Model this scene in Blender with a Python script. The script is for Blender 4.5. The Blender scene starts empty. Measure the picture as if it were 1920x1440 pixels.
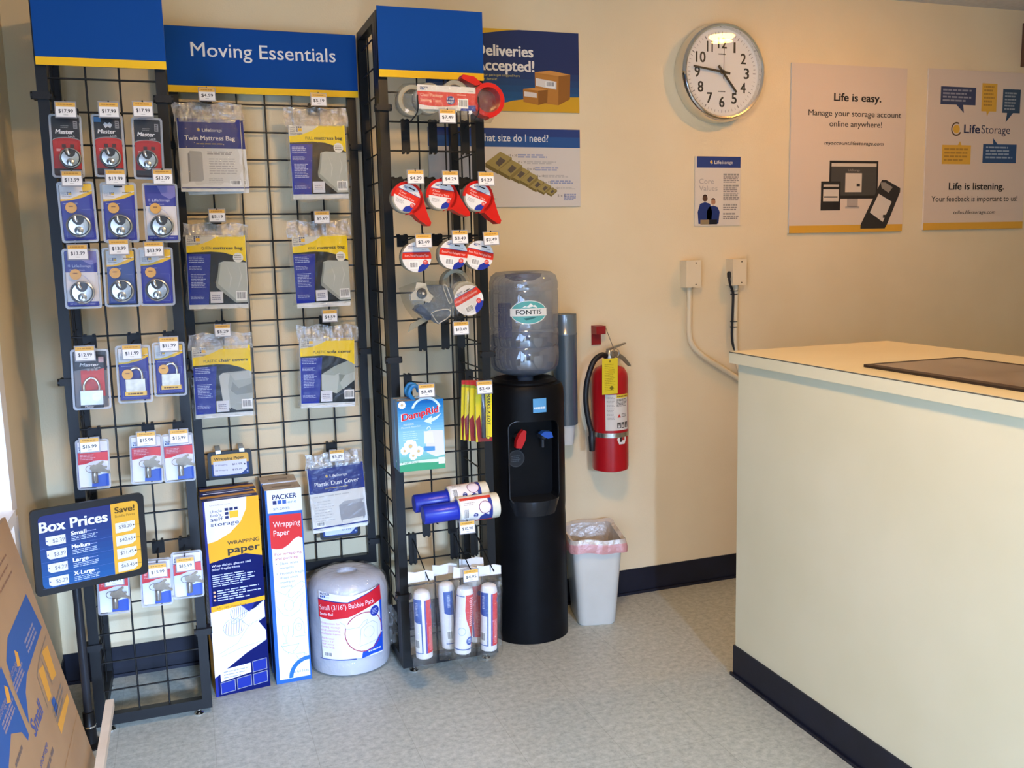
import bpy, bmesh, math, random
from mathutils import Vector, Matrix, Quaternion

random.seed(7)
S = bpy.context.scene
COL = S.collection
PI = math.pi
R = math.radians

# ------------------------------------------------------------------ camera
# x runs along the back wall to the right, y into the wall, z up (metres)
cam_data = bpy.data.cameras.new('camera')
cam_data.sensor_fit = 'HORIZONTAL'
cam_data.sensor_width = 36.0
cam_data.lens = 1735.06 / 1920 * 36.0
cam_data.clip_start = 0.05
cam = bpy.data.objects.new('camera', cam_data)
COL.objects.link(cam)


def cam_matrix(yaw, pitch, roll, loc):
    cy, sy, cp, sp = math.cos(yaw), math.sin(yaw), math.cos(pitch), math.sin(pitch)
    f = Vector((sy * cp, cy * cp, -sp))
    rt = Vector((cy, -sy, 0))
    up = rt.cross(f)
    c, s = math.cos(roll), math.sin(roll)
    r2 = c * rt + s * up
    u2 = c * up - s * rt
    m = Matrix(((r2.x, u2.x, -f.x, loc[0]), (r2.y, u2.y, -f.y, loc[1]), (r2.z, u2.z, -f.z, loc[2]), (0, 0, 0, 1)))
    return m


cam.matrix_world = cam_matrix(0.3389828, 0.1426129, -0.0240029, (0, 0, 1.58))
S.camera = cam

# ------------------------------------------------------------------ world, lights, exposure
w = bpy.data.worlds.new('sky')
S.world = w
w.use_nodes = True
w.node_tree.nodes['Background'].inputs[0].default_value = (0.45, 0.65, 1.0, 1)
w.node_tree.nodes['Background'].inputs[1].default_value = 0.12

S.view_settings.view_transform = 'Standard'
S.view_settings.look = 'None'
S.view_settings.gamma = 1.0
S.view_settings.use_curve_mapping = False
S.view_settings.exposure = 0.0


def area_light(name, loc, aim, sx, sy, energy, color):
    d = bpy.data.lights.new(name, 'AREA')
    d.shape = 'RECTANGLE'
    d.size, d.size_y = sx, sy
    d.energy = energy
    d.color = color
    o = bpy.data.objects.new(name, d)
    o.location = loc
    o.rotation_euler = (Vector(aim) - Vector(loc)).to_track_quat('-Z', 'Z').to_euler()
    COL.objects.link(o)
    return o


# daylight through the added side door on the left and the shop front behind the camera
SKYBLUE = (0.42, 0.62, 1.0)
area_light('daylight_side_door', (-0.95, -0.3, 1.25), (0.6, 0.2, 0.7), 1.9, 2.3, 105, SKYBLUE)
area_light('daylight_shop_front', (1.0, -5.4, 2.7), (0.5, 1.0, 1.2), 1.3, 0.8, 3900, SKYBLUE)

# ------------------------------------------------------------------ materials
MATS = {}


def lin(h):
    h = h.lstrip('#')
    v = [int(h[i:i + 2], 16) / 255 for i in (0, 2, 4)]
    return tuple(c / 12.92 if c <= 0.04045 else ((c + 0.055) / 1.055) ** 2.4 for c in v) + (1.0,)


def col(h, rough=0.5, metal=0.0, spec=0.4):
    key = (h, rough, metal, spec)
    if key in MATS:
        return MATS[key]
    m = bpy.data.materials.new('paint_' + h.lstrip('#'))
    m.use_nodes = True
    b = m.node_tree.nodes['Principled BSDF']
    b.inputs['Base Color'].default_value = lin(h)
    b.inputs['Roughness'].default_value = rough
    b.inputs['Metallic'].default_value = metal
    b.inputs['Specular IOR Level'].default_value = spec
    MATS[key] = m
    return m


def nodes_of(name):
    m = bpy.data.materials.new(name)
    m.use_nodes = True
    nt = m.node_tree
    return m, nt, nt.nodes['Principled BSDF'], nt.nodes['Material Output']


def noisy(name, h1, h2, scale, rough=0.6, bump=0.0, bscale=200, metal=0.0, detail=3, spec=0.4):
    """two close tones of one paint, plus a fine surface bump"""
    m, nt, b, out = nodes_of(name)
    tc = nt.nodes.new('ShaderNodeTexCoord')
    n = nt.nodes.new('ShaderNodeTexNoise')
    n.inputs['Scale'].default_value = scale
    n.inputs['Detail'].default_value = detail
    r = nt.nodes.new('ShaderNodeValToRGB')
    r.color_ramp.elements[0].color = lin(h1)
    r.color_ramp.elements[1].color = lin(h2)
    r.color_ramp.elements[0].position = 0.35
    r.color_ramp.elements[1].position = 0.65
    nt.links.new(tc.outputs['Object'], n.inputs['Vector'])
    nt.links.new(n.outputs['Fac'], r.inputs['Fac'])
    nt.links.new(r.outputs['Color'], b.inputs['Base Color'])
    b.inputs['Roughness'].default_value = rough
    b.inputs['Metallic'].default_value = metal
    b.inputs['Specular IOR Level'].default_value = spec
    if bump:
        n2 = nt.nodes.new('ShaderNodeTexNoise')
        n2.inputs['Scale'].default_value = bscale
        bp = nt.nodes.new('ShaderNodeBump')
        bp.inputs['Strength'].default_value = bump
        bp.inputs['Distance'].default_value = 0.004
        nt.links.new(tc.outputs['Object'], n2.inputs['Vector'])
        nt.links.new(n2.outputs['Fac'], bp.inputs['Height'])
        nt.links.new(bp.outputs['Normal'], b.inputs['Normal'])
    return m


def film(name, tint, fac, rough=0.12, diffuse=0.3, bump=0.0, bscale=30):
    """thin clear plastic: mostly see-through, with a glossy and slightly milky skin"""
    m, nt, b, out = nodes_of(name)
    nt.nodes.remove(b)
    tr = nt.nodes.new('ShaderNodeBsdfTransparent')
    tr.inputs['Color'].default_value = lin(tint)
    gl = nt.nodes.new('ShaderNodeBsdfGlossy')
    gl.inputs['Roughness'].default_value = rough
    gl.inputs['Color'].default_value = (0.9, 0.9, 0.9, 1)
    df = nt.nodes.new('ShaderNodeBsdfDiffuse')
    df.inputs['Color'].default_value = lin(tint)
    m1 = nt.nodes.new('ShaderNodeMixShader')
    m1.inputs[0].default_value = diffuse
    m2 = nt.nodes.new('ShaderNodeMixShader')
    m2.inputs[0].default_value = fac
    nt.links.new(gl.outputs[0], m1.inputs[1])
    nt.links.new(df.outputs[0], m1.inputs[2])
    nt.links.new(tr.outputs[0], m2.inputs[1])
    nt.links.new(m1.outputs[0], m2.inputs[2])
    nt.links.new(m2.outputs[0], out.inputs['Surface'])
    if bump:
        tc = nt.nodes.new('ShaderNodeTexCoord')
        n2 = nt.nodes.new('ShaderNodeTexNoise')
        n2.inputs['Scale'].default_value = bscale
        n2.inputs['Detail'].default_value = 4
        bp = nt.nodes.new('ShaderNodeBump')
        bp.inputs['Strength'].default_value = bump
        bp.inputs['Distance'].default_value = 0.01
        nt.links.new(tc.outputs['Object'], n2.inputs['Vector'])
        nt.links.new(n2.outputs['Fac'], bp.inputs['Height'])
        nt.links.new(bp.outputs['Normal'], gl.inputs['Normal'])
        nt.links.new(bp.outputs['Normal'], df.inputs['Normal'])
    return m


def emit(name, h, strength):
    m, nt, b, out = nodes_of(name)
    b.inputs['Emission Color'].default_value = lin(h)
    b.inputs['Emission Strength'].default_value = strength
    b.inputs['Base Color'].default_value = lin(h)
    return m


BLACKMETAL = col('#0d0e10', 0.42, 0.0, 0.35)
WIRE = col('#100f0d', 0.45, 0.0, 0.35)
STEEL = noisy('brushed_steel', '#b9b6ae', '#d3d0c8', 30, 0.22, metal=1.0)
STEELBRIGHT = col('#e6e4de', 0.12, 1.0)
DARKSTEEL = col('#4a4844', 0.3, 0.8)
BRASS = col('#d8a93a', 0.3, 0.6)
CHROME = col('#f0efec', 0.06, 1.0)
BLISTER = film('blister_shell', '#f8f8fa', 0.045, 0.22, 0.3)
BLISTEREDGE = film('blister_rim', '#dcdee4', 0.42, 0.25, 0.75)
BAGFILM = film('poly_bag', '#f6f5f2', 0.035, 0.2, 0.3, 0.7, 45)
BAGTOP = film('poly_bag_header', '#dedad2', 0.30, 0.16, 0.5, 0.9, 45)
CLEAR = film('clear_plastic', '#f3f3f3', 0.14, 0.08, 0.3)
WALLPAINT = noisy('cream_wall_paint', '#decda8', '#e2d2ae', 3.0, 0.55, 0.12, 160)


def floor_material():
    m, nt, b, out = nodes_of('speckled_vinyl_tile')
    tc = nt.nodes.new('ShaderNodeTexCoord')
    n1 = nt.nodes.new('ShaderNodeTexNoise')
    n1.inputs['Scale'].default_value = 45
    n1.inputs['Detail'].default_value = 8
    n1.inputs['Roughness'].default_value = 0.75
    r1 = nt.nodes.new('ShaderNodeValToRGB')
    r1.color_ramp.elements[0].position = 0.30
    r1.color_ramp.elements[0].color = lin('#8b9089')
    r1.color_ramp.elements[1].position = 0.70
    r1.color_ramp.elements[1].color = lin('#bec3ba')
    e = r1.color_ramp.elements.new(0.5)
    e.color = lin('#a8ada4')
    v = nt.nodes.new('ShaderNodeTexVoronoi')
    v.inputs['Scale'].default_value = 130
    r2 = nt.nodes.new('ShaderNodeValToRGB')
    r2.color_ramp.elements[0].position = 0.06
    r2.color_ramp.elements[0].color = (0.35, 0.35, 0.35, 1)
    r2.color_ramp.elements[1].position = 0.16
    r2.color_ramp.elements[1].color = (1, 1, 1, 1)
    br = nt.nodes.new('ShaderNodeTexBrick')
    br.offset = 0.0
    br.inputs['Scale'].default_value = 1.0
    br.inputs['Brick Width'].default_value = 0.3048
    br.inputs['Row Height'].default_value = 0.3048
    br.inputs['Mortar Size'].default_value = 0.0012
    br.inputs['Color1'].default_value = (1, 1, 1, 1)
    br.inputs['Color2'].default_value = (0.95, 0.95, 0.95, 1)
    br.inputs['Mortar'].default_value = (0.72, 0.71, 0.69, 1)
    mx = nt.nodes.new('ShaderNodeMixRGB')
    mx.blend_type = 'MULTIPLY'
    mx.inputs[0].default_value = 0.35
    mx2 = nt.nodes.new('ShaderNodeMixRGB')
    mx2.blend_type = 'MULTIPLY'
    mx2.inputs[0].default_value = 0.8
    L = nt.links.new
    L(tc.outputs['Object'], n1.inputs['Vector'])
    L(tc.outputs['Object'], v.inputs['Vector'])
    L(tc.outputs['Object'], br.inputs['Vector'])
    L(n1.outputs['Fac'], r1.inputs['Fac'])
    L(v.outputs['Distance'], r2.inputs['Fac'])
    L(r1.outputs['Color'], mx.inputs[1])
    L(r2.outputs['Color'], mx.inputs[2])
    L(mx.outputs[0], mx2.inputs[1])
    L(br.outputs['Color'], mx2.inputs[2])
    L(mx2.outputs[0], b.inputs['Base Color'])
    b.inputs['Roughness'].default_value = 0.42
    b.inputs['Specular IOR Level'].default_value = 0.35
    return m


# ------------------------------------------------------------------ object helpers
def thing(name, label, cat, loc=(0, 0, 0), rot=(0, 0, 0), group=None):
    o = bpy.data.objects.new(name, None)
    o.empty_display_size = 0.02
    COL.objects.link(o)
    o.location = loc
    o.rotation_euler = rot
    o['label'] = label
    o['category'] = cat
    if group:
        o['group'] = group
    return o


def obj(name, mesh, parent=None, loc=None, rot=None, label=None):
    o = bpy.data.objects.new(name, mesh)
    COL.objects.link(o)
    if parent:
        o.parent = parent
    if loc is not None:
        o.location = loc
    if rot is not None:
        o.rotation_euler = rot
    if label:
        o['label'] = label
    return o


def tag(o, label, cat, group=None):
    o['label'] = label
    o['category'] = cat
    if group:
        o['group'] = group
    return o


def struct(name, mesh, loc=None):
    o = obj(name, mesh, None, loc)
    o['kind'] = 'structure'
    return o


# ------------------------------------------------------------------ mesh helpers
def to_mesh(bm, name, *mats, smooth=False, bevel=0.0, segs=2):
    if bevel:
        bmesh.ops.bevel(bm, geom=[e for e in bm.edges if e.calc_face_angle(0) > 0.6], offset=bevel,
                        segments=segs, profile=0.5, affect='EDGES', clamp_overlap=True)
    bmesh.ops.recalc_face_normals(bm, faces=bm.faces)
    me = bpy.data.meshes.new(name)
    bm.to_mesh(me)
    bm.free()
    for m in mats:
        me.materials.append(m)
    if smooth:
        for p in me.polygons:
            p.use_smooth = True
        try:
            me.set_sharp_from_angle(angle=R(38))
        except Exception:
            pass
    return me


def bx(bm, x0, x1, y0, y1, z0, z1, mi=0):
    vs = [bm.verts.new(p) for p in ((x0, y0, z0), (x1, y0, z0), (x1, y1, z0), (x0, y1, z0),
                                    (x0, y0, z1), (x1, y0, z1), (x1, y1, z1), (x0, y1, z1))]
    for f in ((3, 2, 1, 0), (4, 5, 6, 7), (0, 1, 5, 4), (1, 2, 6, 5), (2, 3, 7, 6), (3, 0, 4, 7)):
        fc = bm.faces.new([vs[i] for i in f])
        fc.material_index = mi


def box_mesh(name, x0, x1, y0, y1, z0, z1, m, bevel=0.0, segs=2):
    bm = bmesh.new()
    bx(bm, x0, x1, y0, y1, z0, z1)
    return to_mesh(bm, name, m, bevel=bevel, segs=segs, smooth=bevel > 0)


def rod(bm, a, b, r, n=6, mi=0):
    a, b = Vector(a), Vector(b)
    d = (b - a).normalized()
    t = Vector((0, 0, 1)) if abs(d.z) < 0.9 else Vector((1, 0, 0))
    u = d.cross(t).normalized()
    v = d.cross(u)
    ra, rb = [], []
    for i in range(n):
        k = 2 * PI * (i + 0.5) / n
        off = r * (math.cos(k) * u + math.sin(k) * v)
        ra.append(bm.verts.new(a + off))
        rb.append(bm.verts.new(b + off))
    for i in range(n):
        j = (i + 1) % n
        bm.faces.new((ra[i], ra[j], rb[j], rb[i])).material_index = mi
    bm.faces.new(ra[::-1]).material_index = mi
    bm.faces.new(rb).material_index = mi


def tube(bm, pts, r, n=10, mi=0, closed=False):
    """sweep a circle along points; r is a number or one number per point"""
    pts = [Vector(p) for p in pts]
    rr = r if isinstance(r, (list, tuple)) else [r] * len(pts)
    rings = []
    prev = None
    N = len(pts)
    for i, p in enumerate(pts):
        if closed:
            d = (pts[(i + 1) % N] - pts[i - 1]).normalized()
        else:
            d = (pts[min(i + 1, N - 1)] - pts[max(i - 1, 0)]).normalized()
        if prev is None:
            t = Vector((0, 0, 1)) if abs(d.z) < 0.9 else Vector((1, 0, 0))
            u = d.cross(t).normalized()
        else:
            u = (prev - d * prev.dot(d)).normalized()
        prev = u
        v = d.cross(u)
        rings.append([bm.verts.new(p + rr[i] * (math.cos(2 * PI * k / n) * u + math.sin(2 * PI * k / n) * v)) for k in range(n)])
    for i in range(N if closed else N - 1):
        a, b = rings[i], rings[(i + 1) % N]
        for k in range(n):
            j = (k + 1) % n
            bm.faces.new((a[k], a[j], b[j], b[k])).material_index = mi
    if not closed:
        bm.faces.new(rings[0][::-1]).material_index = mi
        bm.faces.new(rings[-1]).material_index = mi


def smooth_path(pts, n=6):
    """Catmull-Rom through the points"""
    P = [Vector(p) for p in pts]
    P = [2 * P[0] - P[1]] + P + [2 * P[-1] - P[-2]]
    out = []
    for i in range(1, len(P) - 2):
        for k in range(n):
            t = k / n
            a, b, c, d = P[i - 1], P[i], P[i + 1], P[i + 2]
            out.append(0.5 * ((2 * b) + (c - a) * t + (2 * a - 5 * b + 4 * c - d) * t * t + (3 * b - a - 3 * c + d) * t ** 3))
    out.append(P[-2])
    return out


def lathe(bm, prof, n=32, axis='z', center=(0, 0, 0), mi=0, cap=True):
    """revolve (r, h) pairs; axis 'z', 'x' or 'y' ('y' points at the viewer: h grows towards -y)"""
    c = Vector(center)
    rings = []
    for r, h in prof:
        ring = []
        for k in range(n):
            a = 2 * PI * k / n
            ca, sa = r * math.cos(a), r * math.sin(a)
            if axis == 'z':
                p = (ca, sa, h)
            elif axis == 'x':
                p = (h, ca, sa)
            else:
                p = (ca, -h, sa)
            ring.append(bm.verts.new(c + Vector(p)))
        rings.append(ring)
    for i in range(len(rings) - 1):
        a, b = rings[i], rings[i + 1]
        for k in range(n):
            j = (k + 1) % n
            bm.faces.new((a[k], a[j], b[j], b[k])).material_index = mi
    if cap:
        if prof[0][0] > 1e-6:
            bm.faces.new(rings[0][::-1]).material_index = mi
        if prof[-1][0] > 1e-6:
            bm.faces.new(rings[-1]).material_index = mi


def lathe_mesh(name, prof, m, n=32, axis='z', center=(0, 0, 0)):
    bm = bmesh.new()
    lathe(bm, prof, n, axis, center)
    bmesh.ops.remove_doubles(bm, verts=bm.verts, dist=1e-6)
    return to_mesh(bm, name, m, smooth=True)


def prism(bm, pts, y0, y1, mi=0):
    """extrude an x-z outline from y0 to y1"""
    a = [bm.verts.new((p[0], y0, p[1])) for p in pts]
    b = [bm.verts.new((p[0], y1, p[1])) for p in pts]
    n = len(pts)
    for i in range(n):
        j = (i + 1) % n
        bm.faces.new((a[i], b[i], b[j], a[j])).material_index = mi
    bm.faces.new(a).material_index = mi
    bm.faces.new(b[::-1]).material_index = mi


def rrect(x0, x1, z0, z1, r, n=4):
    out = []
    for cx, cz, a0 in ((x1 - r, z1 - r, 0), (x0 + r, z1 - r, 90), (x0 + r, z0 + r, 180), (x1 - r, z0 + r, 270)):
        for k in range(n + 1):
            a = R(a0 + 90 * k / n)
            out.append((cx + r * math.cos(a), cz + r * math.sin(a)))
    return out


def loft(bm, loops, mi=0, cap0=True, cap1=True):
    rings = [[bm.verts.new(p) for p in lp] for lp in loops]
    n = len(rings[0])
    for a, b in zip(rings, rings[1:]):
        for k in range(n):
            j = (k + 1) % n
            bm.faces.new((a[k], a[j], b[j], b[k])).material_index = mi
    if cap0:
        bm.faces.new(rings[0][::-1]).material_index = mi
    if cap1:
        bm.faces.new(rings[-1]).material_index = mi
    return rings


# ------------------------------------------------------------------ lettering and printed sheets
GLYPHS = {}


def glyphs(s, bold, ital):
    """filled outlines of a word, cap height 1, left end at 0"""
    key = (s, bold, ital)
    if key in GLYPHS:
        return GLYPHS[key]
    c = bpy.data.curves.new('word', 'FONT')
    c.body = s
    c.size = 1.0
    c.resolution_u = 3
    c.offset = bold
    c.shear = ital
    c.fill_mode = 'FRONT'
    o = bpy.data.objects.new('word', c)
    COL.objects.link(o)
    dg = bpy.context.evaluated_depsgraph_get()
    me = bpy.data.meshes.new_from_object(o.evaluated_get(dg))
    vs = [(v.co.x, v.co.y) for v in me.vertices]
    fs = [tuple(p.vertices) for p in me.polygons]
    bpy.data.objects.remove(o)
    bpy.data.curves.remove(c)
    bpy.data.meshes.remove(me)
    cap = 0.729
    x0 = min((v[0] for v in vs), default=0)
    x1 = max((v[0] for v in vs), default=1)
    vs = [((v[0] - x0) / cap, v[1] / cap) for v in vs]
    GLYPHS[key] = (vs, fs, (x1 - x0) / cap)
    return GLYPHS[key]


class Print:
    """a printed sheet: coloured areas and lettering laid in thin coats; u, v run 0..1 from its lower left corner"""
    STEP = 0.00022

    def __init__(self, w, h, rough=0.45, step=None):
        self.w, self.h, self.rough = w, h, rough
        self.step = step or Print.STEP
        self.items = []
        self.mats = []

    def mi(self, c):
        m = c if not isinstance(c, str) else col(c, self.rough, 0.0, 0.25)
        if m not in self.mats:
            self.mats.append(m)
        return self.mats.index(m)

    def add(self, pts, c, L):
        self.items.append(([(p[0] * self.w, p[1] * self.h) for p in pts], [tuple(range(len(pts)))], self.mi(c), L))

    def rect(self, u0, v0, u1, v1, c, L=1):
        self.add([(u0, v0), (u1, v0), (u1, v1), (u0, v1)], c, L)

    def poly(self, pts, c, L=1):
        self.add(pts, c, L)

    def disc(self, u, v, r, c, L=2, n=24, rv=None):
        """r as a part of the width"""
        k = self.w / self.h
        rv = rv or r * k
        self.add([(u + r * math.cos(2 * PI * i / n), v + rv * math.sin(2 * PI * i / n)) for i in range(n)], c, L)

    def ring(self, u, v, r, t, c, L=2, a0=0, a1=360, n=28):
        k = self.w / self.h
        for i in range(n):
            a, b = R(a0 + (a1 - a0) * i / n), R(a0 + (a1 - a0) * (i + 1) / n)
            q = []
            for rr, an in ((r, a), (r, b), (r - t, b), (r - t, a)):
                q.append((u + rr * math.cos(an), v + rr * k * math.sin(an)))
            self.add(q[::-1], c, L)

    def line(self, pts, t, c, L=2):
        """thin stroke; t in metres"""
        P = [Vector((p[0] * self.w, p[1] * self.h)) for p in pts]
        for a, b in zip(P, P[1:]):
            d = b - a
            if d.length < 1e-9:
                continue
            n = Vector((-d.y, d.x)).normalized() * t / 2
            q = [a - n, b - n, b + n, a + n]
            self.items.append(([tuple(x) for x in q], [(0, 1, 2, 3)], self.mi(c), L))

    def text(self, s, u, v, size, c, w=None, align='l', bold=0.0, ital=0.0, rot=0.0, L=4):
        """cap height = size*h; w = wanted width as a part of the sheet's width"""
        if not s:
            return
        vs, fs, tw = glyphs(s, 0.0, ital)
        k = size * self.h
        kx = k if w is None else w * self.w / max(tw, 1e-6)
        off = {'l': 0, 'c': -tw * kx / 2, 'r': -tw * kx}[align]
        ca, sa = math.cos(R(rot)), math.sin(R(rot))
        b = min(bold, 0.042) * k * 1.1
        for n, (dx, dy) in enumerate(((-b, -b * .5), (b, -b * .5), (-b, b * .5), (b, b * .5)) if bold else ((0, 0),)):
            out = []
            for x, y in vs:
                X, Y = x * kx + off + dx, y * k + dy
                out.append((u * self.w + X * ca - Y * sa, v * self.h + X * sa + Y * ca))
            self.items.append((out, fs, self.mi(c), L + n * 0.1))

    def greek(self, u0, v0, u1, v1, n, c, L=3, fill=0.5, seed=1, ragged=0.25):
        """lines of small print too fine to read: rows of word-length dashes"""
        rnd = random.Random(seed * 31 + n)
        dv = (v1 - v0) / n
        for i in range(n):
            y = v1 - dv * (i + 1) + dv * (1 - fill) / 2
            u = u0
            end = u1 - (u1 - u0) * ragged * rnd.random()
            while u < end - 0.005:
                lw = (u1 - u0) * (0.08 + 0.16 * rnd.random())
                e = min(u + lw, end)
                self.rect(u, y, e, y + dv * fill, c, L)
                u = e + (u1 - u0) * 0.03

    def barcode(self, u0, v0, u1, v1, L=3, seed=3):
        rnd = random.Random(seed)
        self.rect(u0, v0, u1, v1, '#f2f2ee', L)
        a, b = u0 + (u1 - u0) * 0.1, u1 - (u1 - u0) * 0.1
        u = a
        while u < b:
            t = (b - a) * rnd.choice((0.015, 0.025, 0.04))
            self.rect(u, v0 + (v1 - v0) * 0.2, min(u + t, b), v1 - (v1 - v0) * 0.12, '#26262a', L + 1)
            u += t + (b - a) * rnd.choice((0.02, 0.03, 0.045))

    def mesh(self, name, slab=0.0, base=None, bend=None, clip=None, org=(0.5, 0.5)):
        """slab: thickness of the sheet behind the print; bend: radius of the cylinder it wraps"""
        bm = bmesh.new()
        ox, oz = org[0] * self.w, org[1] * self.h
        for vs, fs, mi, L in self.items:
            V = [bm.verts.new((x - ox, -L * self.step, y - oz)) for x, y in vs]
            for f in fs:
                try:
                    fc = bm.faces.new([V[i] for i in f])
                    fc.material_index = mi
                except ValueError:
                    pass
        mats = list(self.mats)
        if slab:
            m = base if base is not None else col('#e8e6e0', 0.5)
            if m not in mats:
                mats.append(m)
            bx(bm, -ox, self.w - ox, 0, slab, -oz, self.h - oz, mats.index(m))
        for f in bm.faces:
            f.normal_update()
            if not slab and f.normal.y > 0:
                f.normal_flip()
        if bend:
            bmesh.ops.triangulate(bm, faces=[f for f in bm.faces if len(f.verts) > 4])
            n = max(2, int(self.w / bend / R(2.5)))
            for i in range(1, n):
                x = -ox + self.w * i / n
                bmesh.ops.bisect_plane(bm, geom=bm.verts[:] + bm.edges[:] + bm.faces[:], plane_co=(x, 0, 0), plane_no=(1, 0, 0), dist=1e-7)
            for v in bm.verts:
                a = v.co.x / bend
                rr = bend - v.co.y
                v.co = Vector((rr * math.sin(a), -rr * math.cos(a), v.co.z))
        me = bpy.data.meshes.new(name)
        bm.to_mesh(me)
        bm.free()
        for m in mats:
            me.materials.append(m)
        return me


NAVY, YEL, WHITE, INK = '#1c2f86', '#f6c400', '#eceae4', '#26262c'
SIGNBLUE, SIGNYEL = col('#0d4896', 0.7, 0.0, 0.12), '#f5c41c'


def storage_logo(P, u, v, w, h, ink='#2c3060', L=3):
    """small squares mark with the words of the storage shop beside it"""
    P.text('Uncle', u, v + h * 0.80, 0.17 * h, ink, w=w * 0.42, L=L)
    P.text('Bob\'s', u, v + h * 0.57, 0.17 * h, ink, w=w * 0.38, L=L)
    P.text('self', u, v + h * 0.30, 0.24 * h, ink, w=w * 0.44, bold=0.01, L=L)
    P.text('storage', u, v, 0.24 * h, ink, w=w, bold=0.01, L=L)
    s = w * 0.15
    sv = h * 0.20
    for i in range(3):
        P.rect(u + w * 0.52 + i * w * 0.17, v + h * 0.83, u + w * 0.52 + i * w * 0.17 + s * 0.85, v + h * 0.83 + sv * 0.8, '#20265c', L)
    for i in range(2):
        P.rect(u + w * 0.52, v + h * 0.36 + i * h * 0.235, u + w * 0.52 + s * 0.85, v + h * 0.36 + i * h * 0.235 + sv * 0.8, '#20265c', L)
    P.rect(u + w * 0.68, v + h * 0.38, u + w * 1.0, v + h * 0.78, '#f1bd2c', L)


def ring_logo(P, u, v, r, c1, c2, L=3):
    P.ring(u, v, r, r * 0.22, c1, L, 60, 330)
    P.disc(u, v, r * 0.62, c2, L)


def packer_logo(P, u, v, w, h, L=4):
    P.text('PACKER', u, v + h * 0.5, h * 0.5, '#22285e', w=w, bold=0.03, L=L)
    for i in range(3):
        P.rect(u + i * w * 0.2, v, u + i * w * 0.2 + w * 0.16, v + h * 0.38, '#3c62b0' if i else '#22285e', L)
    P.text('one', u + w * 0.62, v, h * 0.32, '#7f9cc4', w=w * 0.36, L=L)

# ------------------------------------------------------------------ the room
WALL, XL, CEIL = 3.688, -0.516, 2.705
FLOOR_M = floor_material()
NAVYBASE = noisy('navy_rubber_base', '#0e111f', '#131728', 8, 0.45, 0.05, 60)
struct('floor', box_mesh('floor', XL - 0.6, 5.3, -3.2, WALL + 0.1, -0.05, 0, FLOOR_M))
struct('ceiling', box_mesh('ceiling', XL - 0.6, 5.3, -3.2, WALL + 0.1, CEIL, CEIL + 0.06, noisy('ceiling_tile', '#cfcac0', '#d9d5cc', 40, 0.8, 0.2, 90)))
struct('wall_back', box_mesh('wall_back', XL - 0.6, 5.3, WALL, WALL + 0.1, 0, CEIL, WALLPAINT))
struct('wall_right', box_mesh('wall_right', 5.2, 5.3, -3.2, WALL, 0, CEIL, WALLPAINT))
# left wall: solid up to the back corner, with a tall window opening and an added doorway nearer the camera
bm = bmesh.new()
bx(bm, XL - 0.14, XL, 3.00, WALL, 0, CEIL)
bx(bm, XL - 0.14, XL, 0.80, 3.00, 0, 0.86)
bx(bm, XL - 0.14, XL, -1.3, 3.00, 2.55, CEIL)
bx(bm, XL - 0.14, XL, -3.2, -1.3, 0, CEIL)
struct('wall_left', to_mesh(bm, 'wall_left', WALLPAINT))
bm = bmesh.new()
WTRIM = col('#eceae6', 0.35)
bx(bm, XL - 0.10, XL + 0.012, 2.93, 3.005, 0.86, 2.55)
bx(bm, XL - 0.10, XL + 0.012, 0.80, 2.93, 2.49, 2.55)
bx(bm, XL - 0.10, XL + 0.02, 0.80, 2.93, 0.84, 0.875)
bx(bm, XL - 0.10, XL + 0.012, 0.80, 0.86, 0.875, 2.49)
struct('window_1', to_mesh(bm, 'window_1', WTRIM))
bm = bmesh.new()  # door frame added, unseen: its opening lets side daylight reach the counter foot
bx(bm, XL - 0.10, XL + 0.012, 0.73, 0.80, 0.0, 2.55)
bx(bm, XL - 0.10, XL + 0.012, -1.3, -1.23, 0.0, 2.55)
bx(bm, XL - 0.10, XL + 0.012, -1.23, 0.73, 2.49, 2.55)
struct('added_door_1', to_mesh(bm, 'added_door_1', WTRIM))
# white door casing below the window sill line, running to the floor
struct('trim_1', box_mesh('trim_1', XL, XL + 0.012, 2.93, 3.005, 0.0, 0.84, WTRIM))
# shop front behind the camera: an unseen opening, its sides and header set to shape the daylight
bm = bmesh.new()
bx(bm, XL - 0.6, -0.40, -3.2, -3.1, 0, CEIL)
bx(bm, 1.0, 5.3, -3.2, -3.1, 0, CEIL)
bx(bm, -0.40, 1.0, -3.2, -3.1, 2.15, CEIL)
struct('wall_front', to_mesh(bm, 'wall_front', WALLPAINT))
bm = bmesh.new()
for x in (-0.40, 0.94):
    bx(bm, x, x + 0.06, -3.18, -3.12, 0, 2.15)
bx(bm, -0.40, 1.0, -3.18, -3.12, 0, 0.08)
bx(bm, -0.40, 1.0, -3.18, -3.12, 2.09, 2.15)
struct('window_2', to_mesh(bm, 'window_2', col('#3a3c40', 0.4, 0.5)))
# rubber base along the back wall
bm = bmesh.new()
bx(bm, XL, 5.2, WALL - 0.006, WALL, 0.0, 0.118)
bx(bm, XL, 5.2, WALL - 0.016, WALL, 0.0, 0.012)
struct('baseboard_back', to_mesh(bm, 'baseboard_back', NAVYBASE))
bm = bmesh.new()
bx(bm, XL, XL + 0.006, 3.005, WALL - 0.016, 0.0, 0.108)
struct('baseboard_left', to_mesh(bm, 'baseboard_left', NAVYBASE))

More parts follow.
